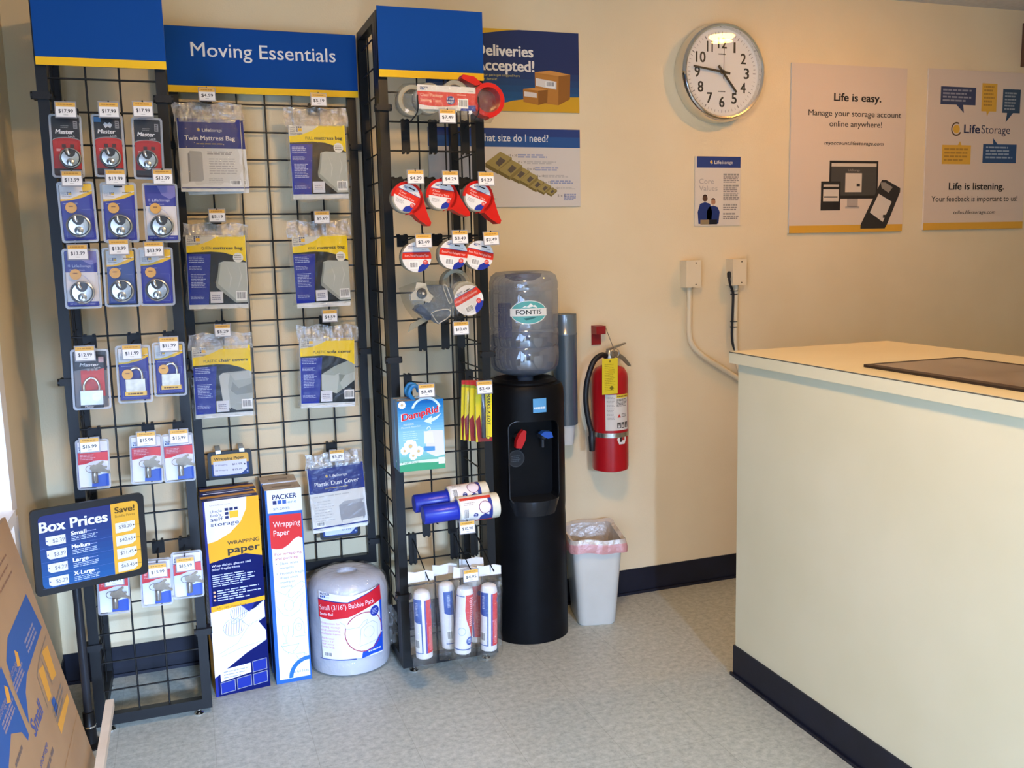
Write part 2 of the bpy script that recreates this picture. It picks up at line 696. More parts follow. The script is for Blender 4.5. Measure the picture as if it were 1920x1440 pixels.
# ------------------------------------------------------------------ ceiling lamps (just above the frame)
def ceiling_lamp(x, y, label, energy, color, size):
    """opal glass dome under the ceiling; the glass itself gives the light"""
    t = thing('ceiling_lamp', label, 'lamp', (x, y, CEIL))
    obj('rim', lathe_mesh('lamp_rim', [(size - 0.02, 0), (size + 0.014, 0), (size + 0.016, -0.012), (size + 0.008, -0.018), (size + 0.001, -0.016)], col('#d8d4cb', 0.4)), t)
    prof = [(size * math.cos(R(k)), -0.012 - size * 0.42 * math.sin(R(k))) for k in range(0, 91, 10)]
    m, nt, b, out = nodes_of('opal_lamp_glass')
    b.inputs['Base Color'].default_value = (0.8, 0.75, 0.65, 1)
    b.inputs['Emission Color'].default_value = (*color, 1)
    b.inputs['Emission Strength'].default_value = energy
    obj('glass_dome', lathe_mesh('glass_dome', prof, m, 32), t)
    return t


WARM = (1.0, 0.595, 0.225)
ceiling_lamp(2.81, 2.77, 'round warm ceiling lamp above the service counter', 235, (1.0, 0.43, 0.07), 0.07)
ceiling_lamp(0.80, 1.55, 'round warm ceiling lamp above the open floor', 208, WARM, 0.144)

# ------------------------------------------------------------------ service counter
t = thing('service_counter', 'cream laminate service counter with navy base strip on the right', 'counter', (1.8375, 2.797, 0))
CREAM = noisy('cream_laminate', '#d8d1b0', '#ddd6b7', 2.5, 0.42, 0.03, 60)
obj('front_panel', box_mesh('front_panel', 0, 0.02, -2.5, 0, 0.0, 1.168, CREAM), t)
obj('end_panel', box_mesh('end_panel', 0.02, 0.62, -0.02, 0, 0.0, 1.168, CREAM), t)
obj('back_panel', box_mesh('counter_back', 0.62, 0.64, -2.5, 0, 0.0, 1.168, CREAM), t)
obj('counter_top', box_mesh('counter_top', -0.021, 0.672, -2.6, 0.026, 1.1685, 1.206, CREAM), t)
obj('edge_strip', box_mesh('edge_strip', -0.0215, 0.6725, -2.6, 0.0265, 1.2055, 1.2085, col('#5f5848', 0.5)), t, label='thin dark line along the worktop edge')
obj('worktop_laminate', box_mesh('worktop_laminate', -0.0195, 0.6705, -2.6, 0.0245, 1.2085, 1.2095, noisy('worktop_laminate', '#dccfa8', '#e2d6b2', 3, 0.35)), t)
bm = bmesh.new()
bx(bm, -0.006, 0, -2.5, 0.006, 0.0, 0.118)
bx(bm, 0, 0.64, 0, 0.006, 0.0, 0.118)
bx(bm, -0.014, -0.006, -2.5, 0.014, 0.0, 0.011)
obj('base_strip', to_mesh(bm, 'base_strip', NAVYBASE), t, label='navy rubber base strip')

t = thing('counter_mat', 'dark framed mat lying flat on the counter top', 'mat', (1.915, 2.262, 1.2097))
bm = bmesh.new()
prism_pts = rrect(0, 0.385, -0.72, 0, 0.02)
a = [bm.verts.new((p[0], p[1], 0)) for p in prism_pts]
b = [bm.verts.new((p[0], p[1], 0.007)) for p in prism_pts]
for i in range(len(a)):
    j = (i + 1) % len(a)
    bm.faces.new((a[i], a[j], b[j], b[i]))
bm.faces.new(b)
obj('mat_base', to_mesh(bm, 'mat_base', col('#2a1f1a', 0.5)), t)
obj('mat_sheet', box_mesh('mat_sheet', 0.028, 0.357, -0.69, -0.028, 0.007, 0.0078,
                          noisy('mat_print', '#6f5646', '#8d7768', 5, 0.12, detail=6, spec=0.6)), t)

# ------------------------------------------------------------------ signs on the back wall
def board(name, label, cat, x0, x1, z0, z1, P, thick=0.006, group=None, gap=0.002, base='#d9d3c6', tilt=0):
    t = thing(name, label, cat, ((x0 + x1) / 2, WALL - gap - thick, (z0 + z1) / 2), (0, R(tilt), 0), group)
    obj('board', box_mesh('board', -P.w / 2, P.w / 2, 0, thick, -P.h / 2, P.h / 2, col(base, 0.5)), t)
    obj('printed_face', P.mesh('printed_face'), t)
    return t


# deliveries sign (its left part is behind the rack header)
P = Print(0.66, 0.321, 0.5)
P.rect(0, 0, 1, 1, '#26345f', 1)
P.poly([(0, .88), (.25, .90), (.42, .955), (.52, .985), (.6, 1), (0, 1)], '#d8a92c', 2)
for k in range(6):
    P.rect(0, .48 - .08 * (k + 1), 1, .48 - .08 * k, ('#263c67', '#25446f', '#234b77', '#225280', '#205988', '#1f5f8f')[k], 2)
P.poly([(.3, 0), (.40, .05), (.55, .13), (.72, .18), (1, .2), (1, 0)], '#cfa028', 3)
P.text('Deliveries', .318, .675, .14, '#e6e2da', w=.372, bold=.035)
P.text('Accepted!', .313, .495, .14, '#e6e2da', w=.382, bold=.035)
P.text('Have your packages shipped here', .30, .425, .03, '#c9b96a', w=.30)
P.text('Ask for details!', .30, .375, .03, '#c9b96a', w=.15)
# two cartons
P.poly([(.70, .49), (.80, .52), (.94, .48), (.86, .455)], '#c98f4a', 4)
P.poly([(.70, .49), (.86, .455), (.855, .09), (.70, .12)], '#b57c38', 4)
P.poly([(.86, .455), (.94, .48), (.935, .17), (.855, .09)], '#94612a', 4)
P.poly([(.705, .42), (.845, .385), (.843, .285), (.705, .325)], '#ded8cf', 5)
P.barcode(.77, .31, .835, .385, 6)
P.poly([(.62, .28), (.70, .30), (.785, .28), (.72, .265)], '#c98f4a', 6)
P.poly([(.62, .28), (.72, .265), (.72, .085), (.62, .12)], '#ab7432', 6)
P.poly([(.72, .265), (.785, .28), (.78, .12), (.72, .085)], '#8a5a26', 6)
P.poly([(.627, .25), (.71, .235), (.71, .175), (.627, .19)], '#d8d2ca', 7)
board('wall_sign', 'navy wall sign about deliveries with two cartons on it', 'sign', 0.967, 1.627, 2.147, 2.468, P)

P = Print(0.66, 0.317, 0.5)
P.rect(0, 0, 1, 1, '#cfc9c0', 1)
P.poly([(0, .765), (1, .765), (1, 1), (0, 1)], '#28528c', 2)
P.poly([(0, .9), (1, .9), (1, 1), (0, 1)], '#2a3f78', 3)
P.text('What size do I need?', .297, .835, .10, '#dcdcdc', w=.485, bold=.008)
rnd = random.Random(4)
for i, (u, v, s) in enumerate([(.46, .56, .10), (.535, .47, .09), (.595, .405, .078), (.655, .345, .07), (.705, .275, .062), (.755, .23, .055), (.805, .19, .042)]):
    P.poly([(u - s, v), (u, v + s * 1.45), (u + s * .75, v + s * .7), (u - s * .2, v - s * .9)], '#9a8a52', 4 + i % 2 * 3)
    P.poly([(u - s, v), (u - s * .2, v - s * .9), (u - s * .2, v - s * 1.4), (u - s, v - s * .55)], '#6f6033', 4 + i % 2 * 3)
    P.poly([(u - s * .2, v - s * .9), (u + s * .75, v + s * .7), (u + s * .75, v + s * .1), (u - s * .2, v - s * 1.4)], '#837342', 4 + i % 2 * 3)
    P.poly([(u - s * .35, v), (u, v + s * .75), (u + s * .35, v + s * .3), (u - s * .1, v - s * .45)], '#5c5348', 5 + i % 2 * 3)
for i, lab in enumerate(['10 x 30', '10 x 20', '10 x 15', '10 x 10', '5 x 15', '5 x 10', '5 x 5']):
    u, v = [(.545, .645), (.605, .56), (.665, .475), (.725, .385), (.77, .305), (.82, .23), (.87, .13)][i]
    P.text(lab, u - .03, v, .03, '#5a564e', w=.055)
    u2, v2, w2, h2 = [(.575, .64, .24, .05), (.635, .56, .23, .04), (.69, .475, .18, .05), (.75, .39, .17, .035), (.795, .305, .16, .05), (.845, .235, .12, .03), (.885, .09, .085, .09)][i]
    P.greek(u2, v2 - .012, u2 + w2, v2 + h2 - .01, 2 if h2 < .06 else 4, '#8f97b4' if i % 2 == 0 else '#b3b0aa', fill=.7, seed=i)
P.greek(.30, .06, .42, .12, 2, '#8b857a', seed=9)
board('wall_sign', 'white wall sign with a blue band asking what size', 'sign', 0.967, 1.627, 1.762, 2.078, P)

# core values flyer with two plain printed figures in blue shirts
P = Print(0.235, 0.305, 0.5)
P.rect(0, 0, 1, 1, '#d5cbbb', 1)
P.rect(.04, .84, 1, 1, '#2a3f7a', 2)
ring_logo(P, .36, .92, .035, '#c9bfa8', '#d9a93a')
P.text('Life', .42, .895, .05, '#d8d4cc', w=.15, bold=.03)
P.text('Storage', .58, .895, .05, '#d8d4cc', w=.24)
P.text('Core', .09, .61, .075, '#a39d95', w=.32)
P.text('Values', .09, .51, .075, '#a39d95', w=.40)
for i, v in enumerate((.72, .56, .42, .28, .15)):
    P.greek(.62, v, .98, v + .045, 1, '#98928a', fill=.6, seed=i)
    P.greek(.62, v - (.10 if i < 2 else .06), .98, v, 4 if i < 2 else 2, '#8a8480', fill=.55, seed=i + 7)
for (u, skin, hair, top, k) in ((.22, '#5a3d2c', '#241a14', .43, 1.0), (.40, '#a97b5c', '#3a2418', .38, .9)):
    P.poly([(u - .14 * k, .03), (u - .16 * k, .2), (u - .11 * k, top - .11), (u, top - .085), (u + .11 * k, top - .11), (u + .16 * k, .2), (u + .13 * k, .03)], '#22356f', 4)
    P.poly([(u - .1 * k, .02), (u - .1 * k, .09), (u + .1 * k, .09), (u + .1 * k, .02)], '#8e7c5c' if k == 1 else '#1c1c24', 5)
    P.disc(u, top - .035, .055 * k, skin, 5)
    P.disc(u, top - .012, .05 * k, hair, 4)
board('wall_flyer', 'small white flyer under the clock with two people in blue shirts', 'flyer', 2.184, 2.419, 1.672, 1.976, P, 0.003)

# poster: manage your account online
P = Print(0.655, 0.766, 0.5)
P.rect(0, 0, 1, 1, '#d6c6b4', 1)
P.rect(0, 0, 1, .045, '#d6a43c', 2)
P.text('Life is easy.', .36, .79, .048, '#2a2724', w=.41, bold=.035)
P.text('Manage your storage account', .145, .70, .036, '#4a463f', w=.81, bold=.012)
P.text('online anywhere!', .325, .638, .036, '#4a463f', w=.46, bold=.012)
P.text('myaccount.lifestorage.com', .285, .53, .022, '#2e2a26', w=.52, ital=.2, bold=.014)
P.rect(.335, .205, .765, .435, '#2c2a28', 2)
P.rect(.352, .225, .748, .42, '#4a4844', 3)
P.rect(.352, .40, .748, .42, '#c9bfb0', 4)
P.rect(.475, .245, .62, .36, '#cfc4b4', 4)
P.rect(.575, .28, .605, .297, '#3a3632', 5)
P.text('LifeStorage', .50, .372, .014, '#9a948a', w=.10)
P.rect(.495, .155, .59, .205, '#a8a098', 3)
P.rect(.48, .145, .605, .158, '#b4aca2', 3)
P.rect(.265, .135, .435, .31, '#2a2826', 4)
P.rect(.285, .19, .42, .262, '#d0c6b8', 5)
P.rect(.285, .277, .42, .292, '#bdb3a6', 5)
P.rect(.292, .212, .41, .22, '#3c3834', 6)
P.poly([(.62, .02), (.62, .045), (.80, .32), (.84, .32), (.97, .27), (.97, .245), (.86, .045), (.84, .02)], '#302e2c', 5)
P.poly([(.70, .12), (.775, .235), (.895, .185), (.82, .06)], '#d0c6b8', 6)
P.poly([(.79, .305), (.83, .305), (.90, .275), (.865, .24), (.80, .27)], '#8d867c', 6)
P.rect(.82, .085, .85, .105, '#3a3632', 7)
board('wall_poster', 'cream poster with drawn screens and phones, right of the clock', 'poster', 2.681, 3.336, 1.631, 2.397, P, 0.008)

# poster: life is listening (runs out of the frame)
P = Print(0.645, 0.77, 0.5)
P.rect(0, 0, 1, 1, '#d4c4b2', 1)
P.rect(0, 0, 1, .045, '#d6a43c', 2)
P.poly([(.12, .785), (.275, .785), (.35, .735), (.34, .785), (.46, .785), (.46, .895), (.12, .895)], '#3c4460', 3)
P.greek(.14, .80, .42, .885, 4, '#8e909c', 4, .5, 2)
P.poly([(.52, .75), (.57, .75), (.58, .72), (.60, .75), (.67, .75), (.67, .925), (.52, .925)], '#d6a840', 3)
P.greek(.54, .78, .65, .915, 6, '#a8823a', 4, .5, 3)
P.poly([(.73, .745), (.78, .745), (.77, .685), (.84, .745), (.91, .745), (.91, .895), (.73, .895)], '#334a60', 3)
P.greek(.75, .76, .89, .88, 6, '#8e98a0', 4, .5, 5)
ring_logo(P, .285, .635, .052, '#5c4a34', '#d6a840', 3)
P.text('Life', .36, .612, .055, '#2c3350', w=.155, bold=.03)
P.text('Storage', .53, .612, .055, '#3a3d50', w=.29)
P.poly([(.155, .415), (.435, .415), (.435, .535), (.34, .535), (.325, .56), (.305, .535), (.155, .535)], '#d6a840', 3)
P.greek(.175, .43, .41, .52, 4, '#ab8438', 4, .5, 6)
P.poly([(.555, .425), (.895, .425), (.895, .545), (.70, .545), (.65, .585), (.655, .545), (.555, .545)], '#2c4c74', 3)
P.greek(.585, .45, .86, .535, 4, '#8fa0b4', 4, .5, 8)
P.text('Life is listening.', .235, .255, .046, '#2a2724', w=.55, bold=.035)
P.text('Your feedback is important to us!', .07, .18, .036, '#4e4840', w=.86, bold=.012)
P.text('tellus.lifestorage.com', .29, .10, .022, '#2e2a26', w=.42, ital=.2, bold=.014)
board('wall_poster', 'cream poster with blue and yellow speech bubbles at the right edge', 'poster', 3.465, 4.11, 1.635, 2.403, P, 0.008)

# dark box high on the wall, cut by the right edge of the picture
t = thing('wall_speaker', 'small dark box fixed high on the wall at the far right', 'speaker', (4.15, WALL - 0.07, 2.54))
obj('case', box_mesh('case', -0.1, 0.1, -0.06, 0.068, -0.105, 0.105, col('#5a4030', 0.5), 0.01), t)
obj('front_grille', box_mesh('front_grille', -0.085, 0.085, -0.066, -0.06, -0.09, 0.09, col('#3b2a20', 0.7)), t)

# ------------------------------------------------------------------ wall clock
t = thing('wall_clock', 'round chrome wall clock with black numerals on a white face', 'clock', (2.292, WALL - 0.001, 2.331))
obj('rim', lathe_mesh('clock_rim', [(0.185, 0.0), (0.212, 0.004), (0.214, 0.02), (0.210, 0.045), (0.204, 0.066), (0.197, 0.072), (0.190, 0.070), (0.186, 0.060), (0.184, 0.044)], noisy('clock_chrome', '#dcdad4', '#e6e4de', 6, 0.10, metal=1.0), 64, 'y'), t)
P = Print(0.37, 0.37, 0.4)
P.disc(.5, .5, .5, '#dedfda', 1, 64)
for i in range(60):
    a = R(90 - i * 6)
    r0 = .435 if i % 5 else .425
    P.line([(.5 + r0 * math.cos(a), .5 + r0 * math.sin(a)), (.5 + .462 * math.cos(a), .5 + .462 * math.sin(a))], .0014 if i % 5 else .003, '#2a2a28', 2)
for i in range(1, 13):
    a = R(90 - i * 30)
    P.text(str(i), .5 + .335 * math.cos(a), .5 + .335 * math.sin(a) - .06, .125, '#26261f', align='c', bold=.025, w={1: .022, 10: .125, 11: .075, 12: .115}.get(i, .068), L=3)
P.greek(.45, .70, .55, .715, 1, '#55534c', 3, .8)
P.greek(.45, .275, .55, .29, 1, '#55534c', 3, .8)
obj('dial', P.mesh('dial'), t, (0, -0.046, 0))
bm = bmesh.new()


def hand(bm, deg, l0, l1, w0, w1, y):
    a = R(90 - deg)
    d, n = Vector((math.cos(a), math.sin(a))), Vector((-math.sin(a), math.cos(a)))
    p = [d * l0 + n * w0, d * l0 - n * w0, d * l1 - n * w1, d * l1 + n * w1]
    prism(bm, [tuple(q) for q in p], y - 0.002, y)


hand(bm, 140, -0.035, 0.108, 0.0055, 0.0045, -0.053)
obj('hour_hand', to_mesh(bm, 'hour_hand', col('#1d1c19', 0.4)), t)
bm = bmesh.new()
hand(bm, 278, -0.035, 0.150, 0.005, 0.0035, -0.056)
lathe(bm, [(0, 0.06), (0.009, 0.06), (0.009, 0.047)], 16, 'y', (0, 0, 0))
obj('minute_hand', to_mesh(bm, 'minute_hand', col('#1d1c19', 0.4)), t)
bm = bmesh.new()
hand(bm, 1, -0.03, 0.135, 0.0008, 0.0006, -0.059)
obj('second_hand', to_mesh(bm, 'second_hand', col('#2a2926', 0.4)), t)
obj('glass', lathe_mesh('clock_glass', [(0.0, 0.0690), (0.06, 0.06895), (0.12, 0.0688), (0.17, 0.0684), (0.187, 0.0670)], film('clock_glass', '#ffffff', 0.03, 0.02, 0.0), 48, 'y'), t)

# ------------------------------------------------------------------ junction boxes and raceways
IVORY = noisy('ivory_plastic', '#d9c9a6', '#dfd0b0', 5, 0.5)


def jbox(x0, x1, z0, z1, label, pipe, lead=None):
    t = thing('junction_box', label, 'junction box', ((x0 + x1) / 2, WALL, (z0 + z1) / 2), group='electrical boxes on the cream wall')
    hw, hh = (x1 - x0) / 2, (z1 - z0) / 2
    obj('cover', box_mesh('cover', -hw, hw, -0.058, 0, -hh, hh, IVORY, 0.004), t)
    for zz in (hh - 0.012, -hh + 0.012):
        obj('screw', lathe_mesh('screw', [(0.0035, 0.058), (0.003, 0.0605), (0, 0.061)], col('#6a5c44', 0.4), 8, 'y', (hw * 0.3, 0, zz)), t)
    bm = bmesh.new()
    ox, oz = (x0 + x1) / 2, (z0 + z1) / 2
    tube(bm, smooth_path([(p[0] - ox, p[2] - WALL, p[1] - oz) for p in pipe], 8), 0.0125, 10)
    obj('raceway', to_mesh(bm, 'raceway', IVORY, smooth=True), t)
    if lead:
        bm = bmesh.new()
        tube(bm, smooth_path([(p[0] - ox, p[2] - WALL, p[1] - oz) for p in lead], 8), 0.0058, 8)
        obj('cable', to_mesh(bm, 'cable', col('#1c1d22', 0.5), smooth=True), t, label='black cable')
        bm2 = bmesh.new()
        lathe(bm2, [(0, -0.012), (0.009, -0.012), (0.010, 0.008), (0.006, 0.016), (0, 0.016)], 12, 'z')
        obj('plug', to_mesh(bm2, 'plug', col('#1c1d22', 0.5), smooth=True), t, (-hw - 0.004, -0.034, -0.012))
        for zz in (-0.085, -0.10, -0.225, -0.25):
            bm3 = bmesh.new()
            tube(bm3, [(0.0155 * math.cos(2 * PI * k / 14) - 0.004, 0.0155 * math.sin(2 * PI * k / 14), 0) for k in range(14)], 0.002, 6, closed=True)
            obj('cable_tie', to_mesh(bm3, 'cable_tie', col('#15161a', 0.5), smooth=True), t, (0.0, -0.02, zz))
    return t


jbox(2.112, 2.186, 1.401, 1.520, 'ivory wall box with a pipe curving down to the counter', [(2.150, 1.41, 3.668), (2.149, 1.30, 3.668), (2.149, 1.20, 3.668), (2.165, 1.14, 3.668), (2.226, 1.082, 3.668), (2.33, 1.017, 3.668), (2.48, 0.925, 3.668)])
jbox(2.350, 2.422, 1.402, 1.520, 'ivory wall box with a black cable tied down its pipe', [(2.392, 1.41, 3.668), (2.390, 1.30, 3.668), (2.390, 1.18, 3.668), (2.394, 1.10, 3.668), (2.42, 1.0, 3.668), (2.46, 0.93, 3.668)],
     [(2.344, 1.455, 3.650), (2.342, 1.425, 3.645), (2.352, 1.40, 3.650), (2.370, 1.372, 3.660), (2.3735, 1.34, 3.662), (2.372, 1.25, 3.664), (2.3715, 1.17, 3.665), (2.380, 1.12, 3.665), (2.41, 1.06, 3.665), (2.44, 1.00, 3.665)])

# ------------------------------------------------------------------ fire extinguisher
EX, EY = 1.713, 3.590
RED = noisy('extinguisher_red', '#a3131a', '#ab161d', 4, 0.28)
t = thing('fire_extinguisher', 'red fire extinguisher hung on the wall with a yellow tag', 'fire extinguisher', (EX, EY, 0.625))
obj('cylinder_body', lathe_mesh('cylinder_body', [(0.0, 0.004), (0.06, 0.0), (0.077, 0.006), (0.0795, 0.02), (0.0795, 0.40), (0.076, 0.425), (0.062, 0.447), (0.038, 0.458), (0.026, 0.462), (0.026, 0.475), (0, 0.476)], RED, 40), t)
obj('steel_band', lathe_mesh('steel_band', [(0.0796, 0.155), (0.0808, 0.155), (0.0808, 0.175), (0.0796, 0.175)], col('#b8b4a8', 0.25, 0.9), 40), t)
bm = bmesh.new()
lathe(bm, [(0.022, 0.470), (0.024, 0.478), (0.022, 0.505), (0.014, 0.525), (0.0, 0.527)], 16)
obj('valve', to_mesh(bm, 'valve', col('#a9a294', 0.3, 0.8), smooth=True), t)
bm = bmesh.new()
prism(bm, [(-0.012, 0.508), (0.028, 0.520), (0.07, 0.49), (0.095, 0.458), (0.098, 0.448), (0.092, 0.449), (0.062, 0.478), (0.02, 0.50), (-0.012, 0.500)], -0.011, 0.011)
obj('carry_handle', to_mesh(bm, 'carry_handle', col('#9d9789', 0.3, 0.8)), t)
bm = bmesh.new()
prism(bm, [(-0.012, 0.530), (0.02, 0.538), (0.075, 0.553), (0.077, 0.548), (0.02, 0.529), (-0.012, 0.522)], -0.008, 0.008)
obj('squeeze_lever', to_mesh(bm, 'squeeze_lever', col('#a9a294', 0.3, 0.8)), t)
bm = bmesh.new()
tube(bm, [(0.012 + 0.02 * math.cos(2 * PI * k / 16), -0.03, 0.513 + 0.02 * math.sin(2 * PI * k / 16)) for k in range(16)], 0.0016, 6, closed=True)
rod(bm, (-0.03, -0.028, 0.625), (0.01, -0.028, 0.525), 0.0014, 6)
obj('pull_pin', to_mesh(bm, 'pull_pin', col('#8f8a80', 0.3, 0.8), smooth=True), t)
bm = bmesh.new()
tube(bm, smooth_path([(-0.022, -0.012, 0.502), (-0.05, -0.022, 0.507), (-0.09, -0.03, 0.48), (-0.121, -0.033, 0.40), (-0.128, -0.033, 0.32), (-0.118, -0.033, 0.24), (-0.106, -0.033, 0.19), (-0.102, -0.033, 0.165)], 8), 0.0115, 12)
obj('hose', to_mesh(bm, 'hose', col('#1a1a1c', 0.45), smooth=True), t)
bm = bmesh.new()
lathe(bm, [(0.009, 0.19), (0.0135, 0.186), (0.0135, 0.165), (0.0155, 0.16), (0.0125, 0.10), (0.0115, 0.098), (0.0, 0.098)], 14, 'z', (-0.102, -0.033, 0))
obj('nozzle', to_mesh(bm, 'nozzle', col('#202022', 0.4), smooth=True), t)
P = Print(0.115, 0.155, 0.4)
P.rect(0, 0, 1, 1, '#cfc8bd', 1)
P.rect(.42, .90, 1, 1, '#d3b73a', 2)
P.greek(.45, .925, .95, .965, 1, '#3a3020', 3, .7)
P.greek(.05, .3, .36, .95, 18, '#a29a90', 2, .45, 3)
P.greek(.42, .66, .95, .88, 6, '#5a544c', 2, .5, 4)
P.poly([(.45, .36), (.6, .36), (.525, .46)], '#b8352c', 2)
P.greek(.63, .36, .9, .47, 3, '#6a645c', 2, .5, 5)
for i in range(3):
    P.rect(.44 + i * .18, .06, .59 + i * .18, .22, '#3b3833', 2)
    P.poly([(.47 + i * .18, .08), (.55 + i * .18, .08), (.51 + i * .18, .19)], '#d4cdc2', 3)
obj('instruction_label', P.mesh('instruction_label', bend=0.080), t, (0, 0, 0.264), (0, 0, R(2)))
P = Print(0.05, 0.04, 0.4)
P.poly([(.2, 1), (.8, 1), (1, .55), (.8, 0), (.2, 0), (0, .55)], '#d9d4cb', 1)
P.rect(.25, .25, .5, .8, '#3b2a28', 2)
P.rect(.5, .4, .78, .75, '#a5302c', 2)
obj('emblem', P.mesh('emblem', bend=0.0802), t, (0, 0, 0.145), (0, 0, R(14)))
P = Print(0.072, 0.152, 0.5)
P.rect(0, 0, 1, 1, '#d8c02a', 1)
P.disc(.5, .92, .07, '#8a7a20', 2)
P.greek(.15, .08, .85, .86, 16, '#a8961f', 2, .4, 8)
P.disc(.55, .63, .16, '#c9ad20', 3)
P.disc(.6, .17, .12, '#6f6418', 3)
bm = bmesh.new()
o = obj('inspection_tag', P.mesh('inspection_tag', 0.0008, col('#d8c02a', 0.5)), t, (-0.042, -0.092, 0.424), (R(3), R(-1), 0))
t2 = thing('wall_hanger', 'small red bracket holding the fire extinguisher', 'bracket', (EX - 0.018, WALL, 1.215))
bm = bmesh.new()
bx(bm, -0.022, 0.022, -0.006, 0, -0.05, 0.035)
bx(bm, -0.022, 0.022, -0.055, -0.006, 0.0, 0.035)
obj('bracket_plate', to_mesh(bm, 'bracket_plate', col('#8d1a1c', 0.4), bevel=0.003, smooth=True), t2)

# ------------------------------------------------------------------ water cooler with bottle, cup tube
CX, CY = 1.285, 3.50
BLK = noisy('black_cooler_plastic', '#0b0c0e', '#0e0f12', 12, 0.45, 0.04, 220, spec=0.12)
t = thing('water_cooler', 'black floor standing water cooler beside the rack', 'water cooler', (CX, CY, 0))


def dsection(hw, yb, ys, yf, n=20):
    """flat back at yb, straight sides to ys, bulging front to yf"""
    out = [(hw, yb), (hw, ys)]
    for k in range(1, n):
        a = PI * k / n
        out.append((hw * math.cos(a), ys + (yf - ys) * math.sin(a) ** 0.85))
    out += [(-hw, ys), (-hw, yb)]
    return out


bm = bmesh.new()
loops = []
for z, s in ((0.0, 1.0), (0.04, 1.0), (0.50, 0.985), (0.53, 0.975), (0.56, 0.985), (1.00, 0.985), (1.035, 0.97), (1.052, 0.92), (1.056, 0.80)):
    loops.append([(p[0] * s, p[1] * (s if p[1] < 0 else 1), z) for p in dsection(0.155, 0.15, -0.02, -0.165)])
loft(bm, loops)
body = to_mesh(bm, 'cooler_body_solid', BLK, smooth=True)
# recess for the taps, cut out of the body
bo = bpy.data.objects.new('body_solid', body)
COL.objects.link(bo)
bm = bmesh.new()
prism(bm, rrect(-0.115, 0.088, 0.590, 0.915, 0.03), -0.3, -0.075)
cutm = to_mesh(bm, 'cut', BLK)
bc = bpy.data.objects.new('recess_cut', cutm)
COL.objects.link(bc)
md = bo.modifiers.new('recess', 'BOOLEAN')
md.object = bc
md.operation = 'DIFFERENCE'
md.solver = 'EXACT'
dg = bpy.context.evaluated_depsgraph_get()
me = bpy.data.meshes.new_from_object(bo.evaluated_get(dg))
me.name = 'cooler_body'
bpy.data.objects.remove(bo)
bpy.data.objects.remove(bc)
obj('body', me, t)
bm = bmesh.new()
tube(bm, [(p[0], -0.148 + (abs(p[0] + 0.013) * 3.2) ** 3 * 0.35, p[1]) for p in rrect(-0.118, 0.091, 0.587, 0.918, 0.03, 5)], 0.0035, 8, closed=True)
obj('recess_trim', to_mesh(bm, 'recess_trim', col('#212327', 0.25), smooth=True), t)
obj('bottle_collar', lathe_mesh('bottle_collar', [(0.135, 1.045), (0.135, 1.062), (0.120, 1.072), (0.085, 1.068), (0.06, 1.05), (0.0, 1.05)], BLK, 40, 'z', (0.0, 0.0, 0)), t)
bm = bmesh.new()
pts = dsection(0.118, -0.03, -0.06, -0.19)
loft(bm, [[(p[0] - 0.008, p[1], 0.535) for p in dsection(0.108, -0.03, -0.06, -0.176)], [(p[0] - 0.008, p[1], 0.590) for p in pts], [(p[0] - 0.008, p[1], 0.598) for p in pts]])
obj('drip_tray', to_mesh(bm, 'drip_tray', col('#1d2024', 0.22), smooth=True), t)


def tap(x, colr, side):
    bm = bmesh.new()
    lathe(bm, [(0.0, 0.075), (0.014, 0.075), (0.014, 0.12), (0.010, 0.126), (0, 0.126)], 14, 'y', (x, 0, 0.845))
    lathe(bm, [(0.0, 0.80), (0.008, 0.80), (0.008, 0.84), (0.0, 0.845)], 12, 'z', (x, -0.11, 0))
    tp = obj('tap', to_mesh(bm, 'tap', col('#2c2e33', 0.3), smooth=True), t)
    bm = bmesh.new()
    if side:
        prism(bm, [(x - 0.028, 0.815), (x - 0.005, 0.812), (x + 0.012, 0.845), (x + 0.016, 0.878), (x + 0.004, 0.884), (x - 0.012, 0.868), (x - 0.026, 0.84)], -0.152, -0.126)
    else:
        prism(bm, [(x - 0.026, 0.862), (x - 0.01, 0.872), (x + 0.02, 0.868), (x + 0.026, 0.846), (x + 0.004, 0.842), (x - 0.012, 0.85)], -0.158, -0.126)
    obj('tap_lever', to_mesh(bm, 'tap_lever', col(colr, 0.35), bevel=0.003, smooth=True), tp)
    return tp


tap(-0.065, '#b3161c', True)
tap(0.035, '#1d4fa8', False)
P = Print(0.07, 0.07, 0.4)
P.disc(.5, .5, .5, '#33363b', 1, 32)
P.disc(.5, .5, .44, '#23262a', 2, 32)
P.greek(.2, .3, .8, .7, 4, '#4a4e54', 3)
obj('round_emblem', P.mesh('round_emblem', 0.003, BLK), t, (-0.068, -0.0785, 0.756))
P = Print(0.056, 0.056, 0.4)
P.rect(0, 0, 1, 1, '#5b9fd0', 1)
P.greek(.06, .24, .94, .42, 1, '#cfe0e8', 3, .8)
obj('brand_sticker', P.mesh('brand_sticker', bend=0.25), t, (0.0, 0.0855, 0.979), (0, 0, R(1)))

